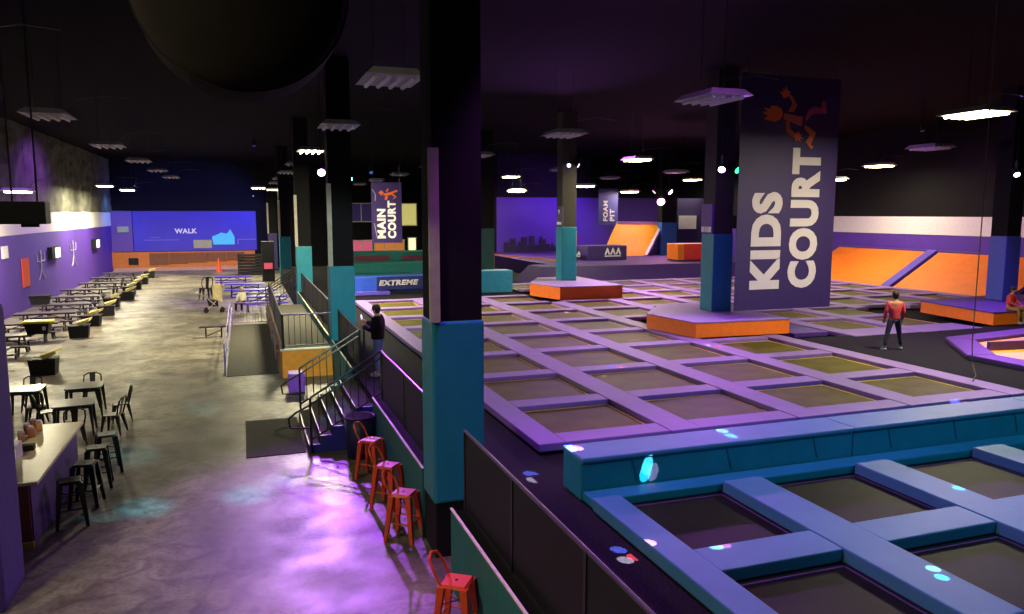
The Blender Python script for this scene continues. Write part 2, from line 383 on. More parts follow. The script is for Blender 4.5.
# ------------------------------------------------------------------ octagon court on the carpet
oc = thing('octagon_court', 'purple padded octagonal trampoline court on black carpet at the right edge', 'trampoline court', (21.9, 14.5, 1.28), world=True)
outer = [(17.75, 13.0), (17.75, 14.7), (19.7, 17.1), (23.6, 17.6), (26.2, 15.9), (26.2, 13.2), (24.2, 11.3), (19.9, 11.2)]
inner = [(18.55, 13.3), (18.5, 14.45), (20.1, 16.4), (23.4, 16.85), (25.4, 15.5), (25.4, 13.5), (23.8, 12.0), (20.3, 11.95)]
for i in range(8):
    k = (i+1) % 8
    MB().prism([outer[i], outer[k], inner[k], inner[i]], 1.29, 1.42, .02).build('rim_pad', M_PADDK, oc)
MB().bar((19.3, 15.35, 1.36), (25.4, 14.6, 1.36), .1, .42).build('divider_pad', M_PADDK, oc)
MB().prism(inner, 1.285, 1.33).build('jumping_bed', mat('pale_orange_bed', '#ffa838', .5, var=.1), oc)

# ------------------------------------------------------------------ sloped orange trampolines along the right wall
def slope_wall(y0, y1, label):
    t = thing('sloped_trampoline', label, 'trampoline', (31.8, y0, 1.2), world=True, group='sloped orange trampolines along the right wall')
    MB().xzprism([(31.9, 1.15), (35.15, 3.05), (35.15, 1.1)], y0, y1).build('wedge_base', M_PADDK, t)
    a = math.atan2(1.9, 3.25); nx, nz = -math.sin(a)*.04, math.cos(a)*.04
    b = MB(); b.hull([(31.95+nx, y0+.12, 1.2+nz), (35.1+nx, y0+.12, 3.02+nz), (35.1+nx, y1-.12, 3.02+nz), (31.95+nx, y1-.12, 1.2+nz)],
                     [(31.95, y0+.12, 1.17), (35.1, y0+.12, 3.0), (35.1, y1-.12, 3.0), (31.95, y1-.12, 1.17)])
    b.build('jumping_bed', M_RAMPO, t)
    MB().box(35.0, 35.15, y0, y1, 3.0, 3.12, .02).build('top_pad', M_PADDK, t)
slope_wall(24.6, 31.2, 'sloped orange trampoline beside the right column')
slope_wall(31.8, 38.5, 'sloped orange trampoline farther along, ending behind the kids court banner')
slope_wall(17.6, 24.2, 'sloped orange trampoline cut off by the right edge behind the seated person')
t = thing('slope_divider', 'purple slanting pad strip between the two sloped orange trampolines', 'pad', (31.8, 31.0, 1.2), world=True)
MB().hull([(31.85, 31.22, 1.3), (35.0, 31.22, 3.14), (35.0, 31.78, 3.14), (31.85, 31.78, 1.3)], [(31.85, 31.22, 1.1), (35.0, 31.22, 1.1), (35.0, 31.78, 1.1), (31.85, 31.78, 1.1)]).build('pad', mat('violet_vinyl', '#5848b8', .5), t)

# ------------------------------------------------------------------ far end of the court
t = thing('sloped_pad_run', 'long purple sloped pad along the far end of the main court', 'pad', (15.6, 39.5, 1.1), world=True)
MB().hull([(16.2, 43.2, 2.0), (33, 43.2, 2.0), (33, 41.2, 2.0), (16.2, 41.2, 2.0)], [(15.2, 43.2, 1.1), (33, 43.2, 1.1), (33, 39.3, 1.1), (15.2, 39.3, 1.1)]).build('slope_pad', mat('night_purple_vinyl', '#3a1f6a', .7, spec=.2), t)
struct('floor.003', MB().box(17.4, 35.0, 43.2, 57.9, 1.1, 2.0), mat('night_purple_vinyl', '#3a1f6a', .7, spec=.2))
t = thing('foam_block', 'dark purple foam block with white logo before the tilted orange wall', 'block', (21.35, 46, 2.0), world=True)
MB().box(21.35, 24.25, 46, 47.6, 2.0, 2.95, .04).build('block', mat('dark_purple_block', '#3c2870', .6), t)
def logo(x, z, y, s):
    b = MB()
    for dx in (-.45, 0, .45):
        b.xzprism([(x+(dx-.22)*s, z), (x+(dx-.02)*s, z+.5*s), (x+(dx+.05)*s, z+.5*s), (x+(dx+.24)*s, z), (x+(dx+.12)*s, z), (x+(dx+.02)*s, z+.25*s), (x+(dx-.1)*s, z)], y-.02, y+.01)
    b.box(x-.65*s, x+.65*s, y-.02, y+.01, z-.14*s, z-.06*s); return b
logo(23.2, 2.35, 46, .9).build('logo', M_WTEXT, t)
t = thing('foam_block', 'small dark foam block with white logo, half behind the farther teal column', 'block', (19.9, 46.6, 2.0), world=True)
MB().box(19.9, 21.0, 46.6, 47.6, 2.0, 2.85, .04).build('block', mat('dark_purple_block', '#3c2870', .6), t)
logo(20.75, 2.3, 46.6, .55).build('logo', M_WTEXT, t)
t = thing('wall_trampoline', 'tilted yellow-orange trampoline wall with pale frame at the far end', 'trampoline', (24.5, 49.6, 2.02), world=True)
q = [(24.0, 49.2, 2.05), (27.5, 49.2, 2.02), (29.7, 50.7, 4.35), (25.9, 50.7, 4.4)]
MB().hull([(p[0], p[1], p[2]) for p in q], [(p[0], p[1]+.12, p[2]) for p in q]).build('jumping_bed', mat('yellow_orange_bed', '#ffae10', .5), t)
b = MB(); b.bar(q[1], q[2], .22, .2); b.bar(q[2], q[3], .2, .2); b.build('frame_pad', mat('pale_lilac_vinyl', '#b49ac8', .5), t)
MB().hull([q[1], q[2], (29.6, 50.7, 2.02)], [(q[1][0]+.08, q[1][1]+.1, q[1][2]), (q[2][0]+.08, q[2][1]+.1, q[2][2]), (29.68, 50.8, 2.02)]).build('side_panel', M_PADDK, t)
t = thing('foam_block', 'red foam block with orange end right of the blue padded column', 'block', (26.7, 44, 2.0), world=True)
MB().box(27.45, 30.2, 44, 45.4, 2.02, 3.08, .04).build('block', mat('red_vinyl', '#d82a30', .5), t)
MB().box(26.95, 27.44, 44, 45.4, 2.02, 3.08, .04).build('end_panel', M_ORG, t)
t = thing('upright_pad', 'red upright pad just right of the farther teal column', 'pad', (20.0, 48, 2.0), world=True)
MB().box(20.9, 21.5, 48, 48.4, 2.0, 3.9, .04).build('pad', mat('red_vinyl', '#d82a30', .5), t)
o = tag(MB().box(11.1, 12.85, 36.6, 37.6, 1.1, 2.22, .05).build('foam_block', mat('azure_vinyl', '#2c86b4', .5)), 'azure foam block right of the big near column', 'block')
o = tag(MB().box(19.8, 21.6, 52.0, 52.2, 1.9, 2.0).build('floor_pad', M_PADDK), 'thin purple pad on the far deck under the violet wall', 'pad')
# low orange fence and skyline along the far violet wall
t = thing('low_wall', 'low orange panelled wall below the dark skyline on the violet far wall', 'wall', (17.2, 47.9, 1.1), world=True)
for k in range(5):
    MB().hull([(16.9+k*.52, 56-k*2.4, 2.1), (16.9+(k+1)*.52-.03, 56-(k+1)*2.4, 2.1), (16.9+(k+1)*.52-.03, 56.1-(k+1)*2.4, 2.1), (16.9+k*.52, 56.1-k*2.4, 2.1)],
              [(16.9+k*.52, 56-k*2.4, 1.1), (16.9+(k+1)*.52-.03, 56-(k+1)*2.4, 1.1), (16.9+(k+1)*.52-.03, 56.1-(k+1)*2.4, 1.1), (16.9+k*.52, 56.1-k*2.4, 1.1)]).build('panel', M_ORGWALL, t)
b = MB(); x = 19.6
while x < 25.5:
    wd = random.uniform(.12, .4); h = random.uniform(.25, 1.15)*(1 if x < 23 else .5)
    b.box(x, x+wd, 57.8, 57.9, 2.0, 2.2+h); x += wd*.95
tag(b.build('skyline_mural', mat('black_mural_paint', '#221c34', .8)), 'dark city skyline painted along the bottom of the violet far wall', 'mural')
for k, (xx, wd) in enumerate(((34.6-5.2, 1.5), (31.2, 1.5))):
    tag(MB().box(xx, xx+wd, 50.9-.03, 50.95, 3.9, 4.9).build('wall_panel', M_WHITEW), ['pale square panel on the far wall, left of the pair', 'pale square panel on the far wall, right of the pair'][k], 'panel')
struct('wall_back.004', MB().box(30.6, 35.2, 51, 51.2, 2.0, 6.2), mat('deep_violet_wall', '#2c1f55', .8))
t = thing('hanging_banner', 'small dark blue FOAM PIT banner hanging left above the tilted orange wall', 'banner', (25.0, 52, 4.2), world=True)
MB().box(25.0, 26.6, 52, 52.04, 4.2, 6.9).build('banner_cloth', mat('navy_banner', '#2c2a78', .6), t)
text_mesh('lettering', 'FOAM', M_GTEXT, t, plane_mtx((25.75, 51.97, 4.5), (0, 0, 1), (-1, 0, 0)), 1.5, .38)
text_mesh('lettering', 'PIT', M_GTEXT, t, plane_mtx((26.3, 51.97, 4.5), (0, 0, 1), (-1, 0, 0)), .9, .38)
# small column signs
t = thing('column_sign', 'small grey sign on the shaft of the farther teal column', 'sign', (14.25, 33.6, 4.5), world=True)
MB().box(14.24, 14.33, 33.6, 34.2, 4.5, 5.4).build('sign_board', mat('grey_sign', '#55506a', .7), t)
MB().box(14.22, 14.24, 33.65, 34.15, 4.55, 4.68).build('white_strip', M_WTEXT, t)
MB().hull([(14.22, 33.8, 5.25), (14.22, 34.0, 5.25), (14.22, 33.9, 5.05)], [(14.24, 33.8, 5.25), (14.24, 34.0, 5.25), (14.24, 33.9, 5.05)]).build('arrow', M_WTEXT, t)
t = thing('column_sign', 'purple sign with a white strip on the column left of the kids court banner', 'sign', (14.87, 22.2, 4.4), world=True)
MB().box(14.84, 14.93, 22.15, 22.78, 4.42, 5.4).build('sign_board', mat('violet_sign', '#6a3c9c', .6), t)
for k in range(3): MB().box(14.82, 14.84, 22.17+k*.2, 22.33+k*.2, 4.46, 4.64).build('white_block', M_WTEXT, t)

# ------------------------------------------------------------------ banners
BX0, BX1, BZ0, BZ1, BY = 14.27, 17.93, 2.08, 9.24, 19.95
t = thing('hanging_banner', 'tall purple KIDS COURT banner hanging before the orange platform', 'banner', (BX0, BY, BZ0), world=True)
bc = MB().box(BX0, BX1, BY, BY+.03, BZ0, BZ1).build('banner_cloth', M_BANNER, t)
MB().tube([(BX0, BY+.015, BZ1), (BX1, BY+.015, BZ1)], .03).build('top_pole', M_BLKMET, t)
for xx in (BX0+.2, BX1-.2): MB().tube([(xx, BY+.015, BZ1), (xx, BY+.015, 9.8)], .008).build('hanging_cable', M_BLKMET, t)
text_mesh('lettering', 'KIDS', M_KTEXT, bc, plane_mtx((15.9, BY-.012, 2.73), (0, 0, 1), (-1, 0, 0)), 3.02, 1.13, bold=.055)
text_mesh('lettering', 'COURT', M_KTEXT, bc, plane_mtx((17.3, BY-.012, 2.73), (0, 0, 1), (-1, 0, 0)), 4.38, 1.1, bold=.055)
def zp(u, v, yy=BY):     # zoom coordinates of the emblem -> banner plane
    px = 750+u/6.14; py = 70+v/6.14
    return (BX0+(px-743+(py-72)*.04)/100*(BX1-BX0), BZ1-(py-71)/239.5*(BZ1-BZ0))
EM = [('head', '#d8622c', [(75, 230), (110, 228), (85, 205), (125, 212), (128, 192), (160, 190), (190, 205), (200, 240), (185, 270), (150, 288), (115, 278), (85, 275), (112, 255)]),
      ('torso', '#c05a58', [(210, 232), (325, 250), (318, 308), (205, 268)]),
      ('arm', '#c8603c', [(235, 220), (262, 168), (232, 112), (258, 125), (290, 180), (268, 222)]),
      ('hand', '#d8622c', [(205, 140), (196, 120), (180, 100), (200, 104), (205, 78), (215, 98), (225, 66), (228, 92), (246, 100), (240, 120), (222, 136)]),
      ('arm', '#c8603c', [(215, 282), (240, 280), (245, 330), (280, 355), (272, 382), (225, 350)]),
      ('hand', '#d8622c', [(278, 360), (300, 340), (305, 358), (325, 355), (308, 370), (328, 385), (306, 384), (312, 405), (296, 392), (284, 404), (276, 385)]),
      ('leg', '#b8407c', [(340, 262), (362, 205), (400, 182), (445, 190), (450, 145), (470, 145), (478, 220), (412, 222), (372, 240), (352, 272)]),
      ('leg', '#c8603c', [(345, 300), (410, 345), (375, 420), (395, 435), (380, 450), (345, 405), (372, 362), (335, 318)])]
for nm, c, pts in EM:
    MB().xzprism([zp(*p) for p in pts], BY-.02, BY+.001).build('emblem_'+nm, mat('print_'+c[1:], c, .6, var=.03), bc)
t = thing('hanging_banner', 'purple MAIN COURT banner hanging far down between two columns', 'banner', (6.0, 38, 3.63), world=True)
bc = MB().box(6.0, 7.5, 38, 38.03, 3.63, 6.6).build('banner_cloth', M_BANNER, t)
for xx in (6.1, 7.4): MB().tube([(xx, 38.015, 6.6), (xx, 38.015, 9.8)], .008).build('hanging_cable', M_BLKMET, t)
text_mesh('lettering', 'MAIN', M_WTEXT, bc, plane_mtx((6.68, 37.985, 3.85), (0, 0, 1), (-1, 0, 0)), 1.45, .42, bold=.05)
text_mesh('lettering', 'COURT', M_WTEXT, bc, plane_mtx((7.2, 37.985, 3.85), (0, 0, 1), (-1, 0, 0)), 1.85, .42, bold=.05)
b = MB()
for pp in [[(6.35, 6.1), (6.5, 6.22), (6.62, 6.1), (6.5, 5.95)], [(6.6, 6.05), (6.95, 6.12), (6.95, 5.98), (6.6, 5.95)], [(6.7, 6.15), (6.8, 6.3), (6.87, 6.28), (6.8, 6.12)],
           [(6.7, 5.95), (6.65, 5.75), (6.78, 5.75), (6.82, 5.95)], [(6.95, 6.12), (7.3, 6.25), (7.3, 6.15), (6.95, 6.02)], [(6.95, 6.02), (7.15, 5.9), (7.05, 5.75), (7.25, 5.9), (7.05, 6.05)]]:
    b.xzprism(pp, 37.985, 38.001)
b.build('emblem', mat('print_d8622c', '#d8622c', .6), t)
b = MB(); b.bar((6.05, 37.99, 6.25), (6.2, 37.99, 6.0), .03, .02); b.bar((6.2, 37.99, 6.0), (6.18, 37.99, 5.7), .03, .02); b.bar((6.12, 37.99, 4.6), (6.25, 37.99, 3.9), .03, .02)
b.build('pale_stroke', M_GTEXT, t)

# extreme beam and bleacher shapes behind the court
t = thing('padded_beam', 'blue padded beam lettered EXTREME at the far end of the court', 'beam', (4.6, 37.6, 1.1), world=True)
MB().box(4.6, 10.2, 37.6, 38.4, 1.25, 2.0, .05).build('beam_pad', mat('royal_vinyl', '#2a4ec0', .5), t)
npn = MB().box(6.1, 10.3, 37.52, 37.62, 1.35, 1.98).build('name_panel', mat('navy_panel', '#141c58', .6), t)
text_mesh('lettering', 'EXTREME', M_GTEXT, npn, plane_mtx((6.2, 37.5, 1.55), (1, 0, 0), (.25, 0, 1)), 1.9, .28, bold=.05)
MB().box(4.9, 6.7, 37.2, 37.6, 1.12, 1.3, .03).build('step_pad', mat('violet_vinyl', '#5848b8', .5), t)
t = thing('tiered_platform', 'teal tiered platform behind the EXTREME beam', 'platform', (6.2, 45, 1.1), world=True)
for k, (z1, y) in enumerate(((1.5, 44), (2.05, 46.5), (2.6, 49))):
    MB().box(5.6, 11.8, y, y+2.5, 1.1, z1, .03).build('tier', mat('sea_teal_vinyl', '#157878', .6), t)
for xx, wd in ((6.6, 2.2), (9.6, 1.5)): MB().box(xx, xx+wd, 48.9, 48.99, 2.1, 2.4).build('red_panel', mat('dusty_red', '#7a3050', .7), t)
o = tag(MB().box(10.9, 11.6, 43.2, 43.6, 1.1, 2.8, .03).build('upright_pad', mat('dull_orange', '#a85a30', .6)), 'dull orange upright pad beside the tiered platform', 'pad')

# ------------------------------------------------------------------ far wall of the aisle
t = thing('wall_mural', 'blue mural lettered WALK filling the far end wall of the aisle', 'mural', (-9.3, 76.1, 1.66), world=True)
ppn = MB().box(-9.25, 1.2, 76.12, 76.2, 1.66, 5.28).build('painted_panel', M_BLUEW, t)
text_mesh('lettering', 'WALK', M_WTEXT, ppn, plane_mtx((-5.85, 76.1, 3.25), (1, 0, 0), (0, 0, 1)), 1.9, .45, bold=.04)
MB().xzprism([(-2.6, 2.2), (-.75, 2.2), (-.75, 2.9), (-1.1, 3.6), (-1.4, 3.2), (-1.9, 3.3), (-2.3, 3.1), (-2.7, 2.95)], 76.08, 76.12).build('cyan_shape', mat('cyan_print', '#58e0ff', .6), ppn)
MB().box(-4.3, -2.75, 76.06, 76.12, 1.9, 2.65).build('beige_patch', mat('beige_print', '#a8a880', .6), t)
b = MB(); b.box(-8.4, -5.5, 76.1, 76.13, 2.65, 2.7); b.box(-.5, 1.1, 76.1, 76.13, 2.62, 2.7); b.box(-.5, -.4, 76.1, 76.13, 2.2, 2.7); b.box(-7.9, -7.0, 76.1, 76.13, 2.9, 2.94)
b.build('pale_line', mat('pale_blue_print', '#8078e0', .6), t)
o = tag(MB().box(-11, -9.3, 76.0, 76.18, 1.66, 5.28).build('wall_panel', mat('muted_purple', '#6a4a98', .7)), 'muted purple wall panel left of the blue mural', 'panel')
o = tag(MB().box(-10.5, -9.6, 75.9, 76.0, 3.4, 3.9).build('wall_sign', mat('greenish_sign', '#a0a888', .6)), 'small pale green sign on the muted purple panel', 'sign')
t = thing('low_wall', 'low orange wall with brown panels at the far end of the aisle', 'wall', (-11, 75.6, 0), world=True)
MB().box(-11, 1.0, 75.7, 76.1, 0, 1.62).build('wall_face', mat('aisle_orange', '#c8742c', .7), t)
for k in range(5): MB().box(-8.0+k*1.62, -6.42+k*1.62, 75.62, 75.7, .45+.08*k, 1.5).build('brown_panel', mat('brown_panel', '#7a4a2a', .7), t)
MB().box(-9.7, -8.9, 75.62, 75.7, .5, 1.1).build('dark_sign', M_BLK, t)
o = tag(MB().hull([(-10.8, 75.6, .25), (.6, 75.6, .25), (.6, 75.4, .25), (-10.8, 75.4, .25)], [(-10.8, 75.6, 0), (.6, 75.6, 0), (.6, 74.4, 0), (-10.8, 74.4, 0)]).build('kerb_ramp', mat('pale_kerb', '#d0a078', .7)), 'pale sloping kerb strip below the orange far wall', 'kerb')
t = thing('traffic_cone', 'orange cone shaped marker post by the far orange wall', 'cone', (-2.1, 71.3, 0), world=True)
MB().cyl((-2.1, 71.3), .22, .04, 1.2, r2=.05).build('cone_body', M_STOOL, t); MB().box(-2.4, -1.8, 71.0, 71.6, 0, .05).build('cone_base', M_STOOL, t)
t = thing('slatted_stack', 'black slatted stand at the far end beside the mural', 'stand', (-.4, 66, 0), world=True)
for k in range(7): MB().box(-.5, 1.5, 66.5, 67.4, .1+k*.24, .26+k*.24).build('slat', M_BLK, t)
for xx in (-.5, 1.42): MB().box(xx, xx+.08, 66.45, 66.5, 0, 1.8).build('post', M_BLK, t)
t = thing('game_kiosk', 'dark upright kiosk with a pink screen by the farthest column', 'kiosk', (1.3, 60, 0), world=True)
MB().box(1.25, 2.15, 60, 60.9, 0, 3.0, .03).build('cabinet', M_BLK, t); MB().box(1.4, 2.0, 59.96, 60.0, .95, 1.4).build('screen', mat('pink_screen', '#c04860', .5, emit='#d05068', es=.5), t)
# lit rooms beyond the court
def lit_window(x0, x1, z0, z1, em, es, label, mull=2, name='lit_window'):
    t = thing(name, label, 'window', (x0, 76.15, z0), world=True, group='lit windows in the far wall')
    MB().box(x0, x1, 76.14, 76.19, z0, z1).build('pane', mat('pane_'+em[1:]+str(es), em, .4, emit=em, es=es), t)
    b = MB(); f = .08
    b.box(x0-f, x1+f, 76.08, 76.2, z1, z1+f); b.box(x0-f, x1+f, 76.08, 76.2, z0-f, z0)
    for k in range(mull+1):
        xx = x0+(x1-x0)*k/mull; b.box(xx-f/2, xx+f/2, 76.08, 76.2, z0, z1)
    b.build('window_frame', M_WHITEW, t)
lit_window(9.4, 12.6, 4.3, 6.0, '#281c50', .4, 'dim violet upper window in the far wall left of the MAIN COURT banner')
lit_window(14.6, 16.5, 3.9, 6.0, '#c8c070', .8, 'yellow lit upper window right of the MAIN COURT banner', 1)
lit_window(10.0, 12.0, .9, 2.4, '#c85a78', .6, 'pink lit lower window at the left of the far counter row')
lit_window(12.2, 15.2, .9, 2.4, '#c87838', .6, 'orange lit lower window at the middle of the far counter row', 3)
lit_window(15.6, 16.4, .8, 2.6, '#fff0b0', 1.2, 'bright cream lit doorway at the right of the far counter row', 1)

# ------------------------------------------------------------------ left wall decor
def wall_screen(y, z, label, em):
    t = thing('wall_screen', label, 'screen', (-11, y, z), world=True)
    MB().box(-11, -10.75, y-1.1, y+1.1, z-.35, z+.4, .02).build('casing', M_BLK, t)
    MB().box(-10.75, -10.72, y-.3, y+.95, z-.28, z+.33).build('picture', mat('screen_white', '#e8ecff', .5, emit=em, es=1.3), t)
wall_screen(53.2, 2.68, 'black wall screen with a bright white picture, nearer of the two', '#dfe6ff')
wall_screen(67.2, 2.7, 'black wall screen with a small white picture, farther of the two', '#cfd0ff')
def stick(y, z0, h, label, flip=1):
    t = thing('wall_figure', label, 'wall art', (-11, y, z0), world=True)
    P = lambda u, v: (-10.96, y+u*flip*h, z0+v*h)
    MB().ball(P(0, .9), .07*h, 8, (.3, 1, 1.5)).build('head', M_GTEXT, t)
    b = MB(); b.tube([P(0, .8), P(0, .4)], .022*h); b.tube([P(-.55, .9), P(-.5, .62), P(0, .62), P(.5, .62), P(.55, .9)], .014*h); b.tube([P(0, .4), P(-.25, .1), P(-.45, 0)], .018*h); b.tube([P(0, .4), P(.25, .1), P(.45, 0)], .018*h)
    b.build('limbs', M_GTEXT, t)
stick(50.3, 1.35, 1.65, 'pale line figure with raised arms painted on the purple wall, nearer one')
stick(59.3, 1.55, 1.7, 'pale line figure in a leap painted on the purple wall, farther one', -1)
o = tag(MB().box(-11, -10.95, 46.2, 47.6, 1.2, 2.72, .02).build('wall_sign', M_STOOL), 'tall orange sign on the purple left wall', 'sign')
o = tag(MB().box(-11, -10.95, 42.9, 43.9, 2.9, 3.5).build('wall_poster', M_WHITEW), 'white poster on the purple left wall near the left edge', 'poster')
t = thing('hanging_screen', 'black hanging screen bank at the left edge before the white band', 'screen', (-4.7, 20, 4.8), world=True)
MB().box(-5.15, -4.2, 20.0, 20.5, 4.85, 5.36, .03).build('casing', M_BLK, t)
MB().box(-4.75, -4.4, 20.2, 20.3, 4.78, 4.88).build('lower_lip', M_BLK, t)
for xx in (-4.9, -4.4): MB().tube([(xx, 20.25, 5.3), (xx, 20.25, 9.8)], .02).build('hanging_pole', M_BLK, t)

# ------------------------------------------------------------------ overhead duct and rope
t = thing('ceiling_duct', 'huge dark round duct hanging from the black ceiling overhead', 'duct', (.08, 8.4, 7.4), world=True)
b = MB(); b.tube([(.08, 7.6, 7.4), (.08, 60, 7.4)], 1.02, 32) if False else None
b.tube([(.08, 8.3, 7.35), (.08, 9.1, 7.35)], 1.05, 36)
b.build('duct_body', mat('dusty_black_fabric', '#1f1b19', .95, spec=.1), t)
b = MB(); b.ball((.08, 8.3, 7.35), 1.03, 36, (1, .25, 1)); b.build('end_cap', mat('dusty_black_fabric', '#1f1b19', .95, spec=.1), t, True)
MB().tube([(.08, 8.7, 8.3), (.08, 8.7, 9.8)], .3, 16).build('riser', M_BLK, t)
o = tag(MB().tube([(16.2, 13.3, 9.8), (16.22, 13.3, 5), (16.2, 13.3, 2.0), (16.2, 13.25, 1.55), (15.9, 12.9, 1.36), (15.45, 12.6, 1.33)], .012, 6).build('hanging_rope', mat('tan_rope', '#6a5a50', .9)), 'thin rope hanging from the ceiling down to the court corner', 'rope')

# ------------------------------------------------------------------ stairs, rails and mat by the aisle
t = thing('entry_steps', 'black carpeted steps with blue sides climbing to the court deck', 'steps', (1.15, 16.4, 0), world=True)
NX = 6; rise = 1.1/NX; run = .25
for k in range(NX-1):
    x = 1.15+k*run
    stp = MB().box(x, 2.66, 16.46, 19.5, k*rise, (k+1)*rise, .008).build('step', M_MATCARP, t)
    MB().box(x-.006, x+.02, 16.5, 19.45, (k+1)*rise-.01, (k+1)*rise+.004).build('nosing', M_TUBE, stp)
pts = [(1.15, 0)]
for k in range(NX-1): pts += [(1.15+k*run, (k+1)*rise), (1.15+(k+1)*run, (k+1)*rise)]
pts += [(2.66, 5*rise), (2.66, 0)]
for y in (16.4, 19.5): MB().xzprism(pts, y, y+.06).build('side_panel', M_BLUE, t)
def stair_rail(y, label, x0=1.2, x1=2.72, z0=.2, z1=1.12, h=1.02, rec=False):
    t = thing('stair_railing', label, 'railing', (x0, y, z0), world=True, group='black railings of the steps')
    sl = (z1-z0)/(x1-x0)
    P = lambda u, dz: (x0+u*(x1-x0), y, z0+u*(z1-z0)+dz)
    MB().tube([P(0, h), P(1, h)], .025).build('top_rail', M_BLKMET, t)
    MB().tube([(x0-.42, y, z0+h-.62), (x0-.45, y, z0+h-.42), (x0-.3, y, z0+h-.3), (x0, y, z0+h-.15), P(1, h-.15)], .022).build('handrail', M_BLKMET, t)
    MB().tube([P(0, .1), P(1, .1)], .02).build('bottom_rail', M_BLKMET, t)
    for u in (0, 1): MB().bar(P(u, -.18 if u == 0 else 0), P(u, h), .045, .045).build('post', M_BLKMET, t)
    MB().tube([(x0-.42, y, z0+h-.62), (x0-.42, y, z0-.0), (x0, y, z0+.02)] if False else [(x0-.42, y, z0+h-.62), (x0, y, z0+h-.66)], .02).build('return_loop', M_BLKMET, t)
    n = 9
    for k in range(1, n): MB().tube([P(k/n, .1), P(k/n, h-.0)], .011, 6).build('baluster', M_BLKMET, t)
stair_rail(16.36, 'black railing on the near side of the entry steps')
stair_rail(19.62, 'black railing on the far side of the entry steps')
t = thing('guard_post', 'short black capped post on the deck edge behind the standing man', 'post', (2.72, 19.72, 1.1), world=True)
tag(MB().box(-.12, 1.1, 16.5, 19.5, 0, .015).build('floor_mat', mat('charcoal_mat', '#34312f', .95, var=.3, scale=25)), 'charcoal carpet mat at the foot of the entry steps', 'mat')
MB().tube([(2.85, 19.7, 1.1), (2.85, 19.7, 2.15)], .03).build('post', M_BLKMET, t)
MB().box(2.81, 2.89, 19.66, 19.74, 2.14, 2.17).build('cap', M_BLKMET, t)
# bin beside the steps
t = thing('trash_can', 'dark blue round trash can against the steps beside the orange stools', 'trash can', (2.15, 15.85, 0))
MB().cyl((0, 0), .26, 0, .86, 24, .31).build('bin_body', mat('navy_plastic', '#1c2050', .5), t, True)
b = MB(); b.tube([(.31*math.cos(a*PI/10), .31*math.sin(a*PI/10), .87) for a in range(20)], .025, 6, close=True); b.build('rim', mat('navy_plastic', '#1c2050', .5), t)
MB().cyl((0, 0), .28, .84, .885, 24).build('dark_mouth', M_CEIL, t)  # black disc stands in for the shaded inside of the open can
# purple box between steps and orange wall
t = thing('purple_cube_seat', 'purple box seat standing between the steps and the orange wall', 'box seat', (1.25, 22.3, 0))
MB().box(-.2, .25, -.25, .25, .05, .6, .03).build('seat_body', mat('bright_purple_vinyl', '#8a48d0', .5), t); MB().box(-.19, .24, -.24, .24, 0, .06).build('plinth', M_BLK, t)
# orange faced landing
struct('trim_11', MB().box(1.0, 3.3, 24.4, 24.5, 0, .86), M_ORGWALL)
struct('trim_12', MB().box(.95, 1.0, 24.4, 37, 0, .86), mat('dark_orange_paint', '#8a4a1c', .7))
struct('trim_13', MB().box(.94, 3.3, 24.36, 24.5, .86, .91), M_CREAM)
struct('floor.004', MB().box(1.0, 2.66, 24.5, 37, 0, .85), M_MATCARP)
def railing(pts, h, label, n_per=.13, m=M_BLKMET, top=None, mesh=False, bal=True):
    t = thing('guard_railing', label, 'railing', pts[0], world=True, group='black guard railings')
    up = Vector((0, 0, h)); P = [Vector(p) for p in pts]
    MB().tube([p+up for p in P], .025).build('top_rail', top or m, t)
    MB().tube([p+Vector((0, 0, .1)) for p in P], .018).build('bottom_rail', m, t)
    for p in P: MB().bar(p, p+up, .045, .045).build('post', m, t)
    for a, c in zip(P[:-1], P[1:]):
        if mesh: 
            d = c-a; MB().hull([a+up, c+up, c+up+Vector((.01, .01, 0)), a+up+Vector((.01, .01, 0))], [a+Vector((0, 0, .1)), c+Vector((0, 0, .1)), c+Vector((.01, .01, .1)), a+Vector((.01, .01, .1))]).build('mesh_panel', M_MESH, t)
        elif bal:
            n = max(2, int((c-a).length/n_per))
            for k in range(1, n):
                q = a+(c-a)*k/n; MB().tube([q+Vector((0, 0, .1)), q+up], .01, 5).build('baluster', m, t)
    return t
railing([(1.05, 24.45, .9), (2.6, 24.45, .9)], 1.08, 'black railing on top of the orange wall behind the steps', .16, top=mat('violet_rail', '#6a4a9c', .4))
railing([(1.02, 24.5, .9), (1.02, 30, .9), (1.02, 36.5, .9)], 1.08, 'black mesh railing along the orange landing beside the carpeted pen', mesh=True)
railing([(-.62, 37.06, 0), (.9, 37.06, 0)], 1.0, 'lilac railing across the far end of the carpeted pen', .12, m=M_LILRAIL)  # lilac base colour on every bar
t = railing([(-.7, 25.4, 0), (-.7, 31, 0), (-.7, 37, 0)], 1.0, 'lilac two bar railing along the left side of the carpeted pen', m=M_LILRAIL, bal=False)
MB().tube([(-.62, 25.5, .8), (-.62, 37, .8)], .025).build('handrail', M_LILRAIL, t)
t = thing('wall_handrail', 'double grey handrail along the orange landing wall', 'handrail', (.9, 25.3, 0), world=True)
for z in (.95, .7): MB().tube([(.88, 25.0, z), (.88, 36.4, z)], .022).build('rail', M_TUBE, t)
for y in (25.5, 29, 32.5, 36): MB().tube([(.88, y, 0), (.88, y, .95)], .02).build('post', M_TUBE, t)
tag(MB().box(-.66, .92, 25.2, 36.9, 0, .02).build('pen_carpet', M_MATCARP), 'long dark grey carpet strip inside the railed pen by the aisle', 'carpet')
stair_rail(39.5, 'black sloping railing beyond the pen by the third column', x0=1.0, x1=2.4, z0=.2, z1=1.1)
stair_rail(42.0, 'farther black sloping railing near the purple picnic tables', x0=1.0, x1=2.4, z0=.2, z1=1.1)
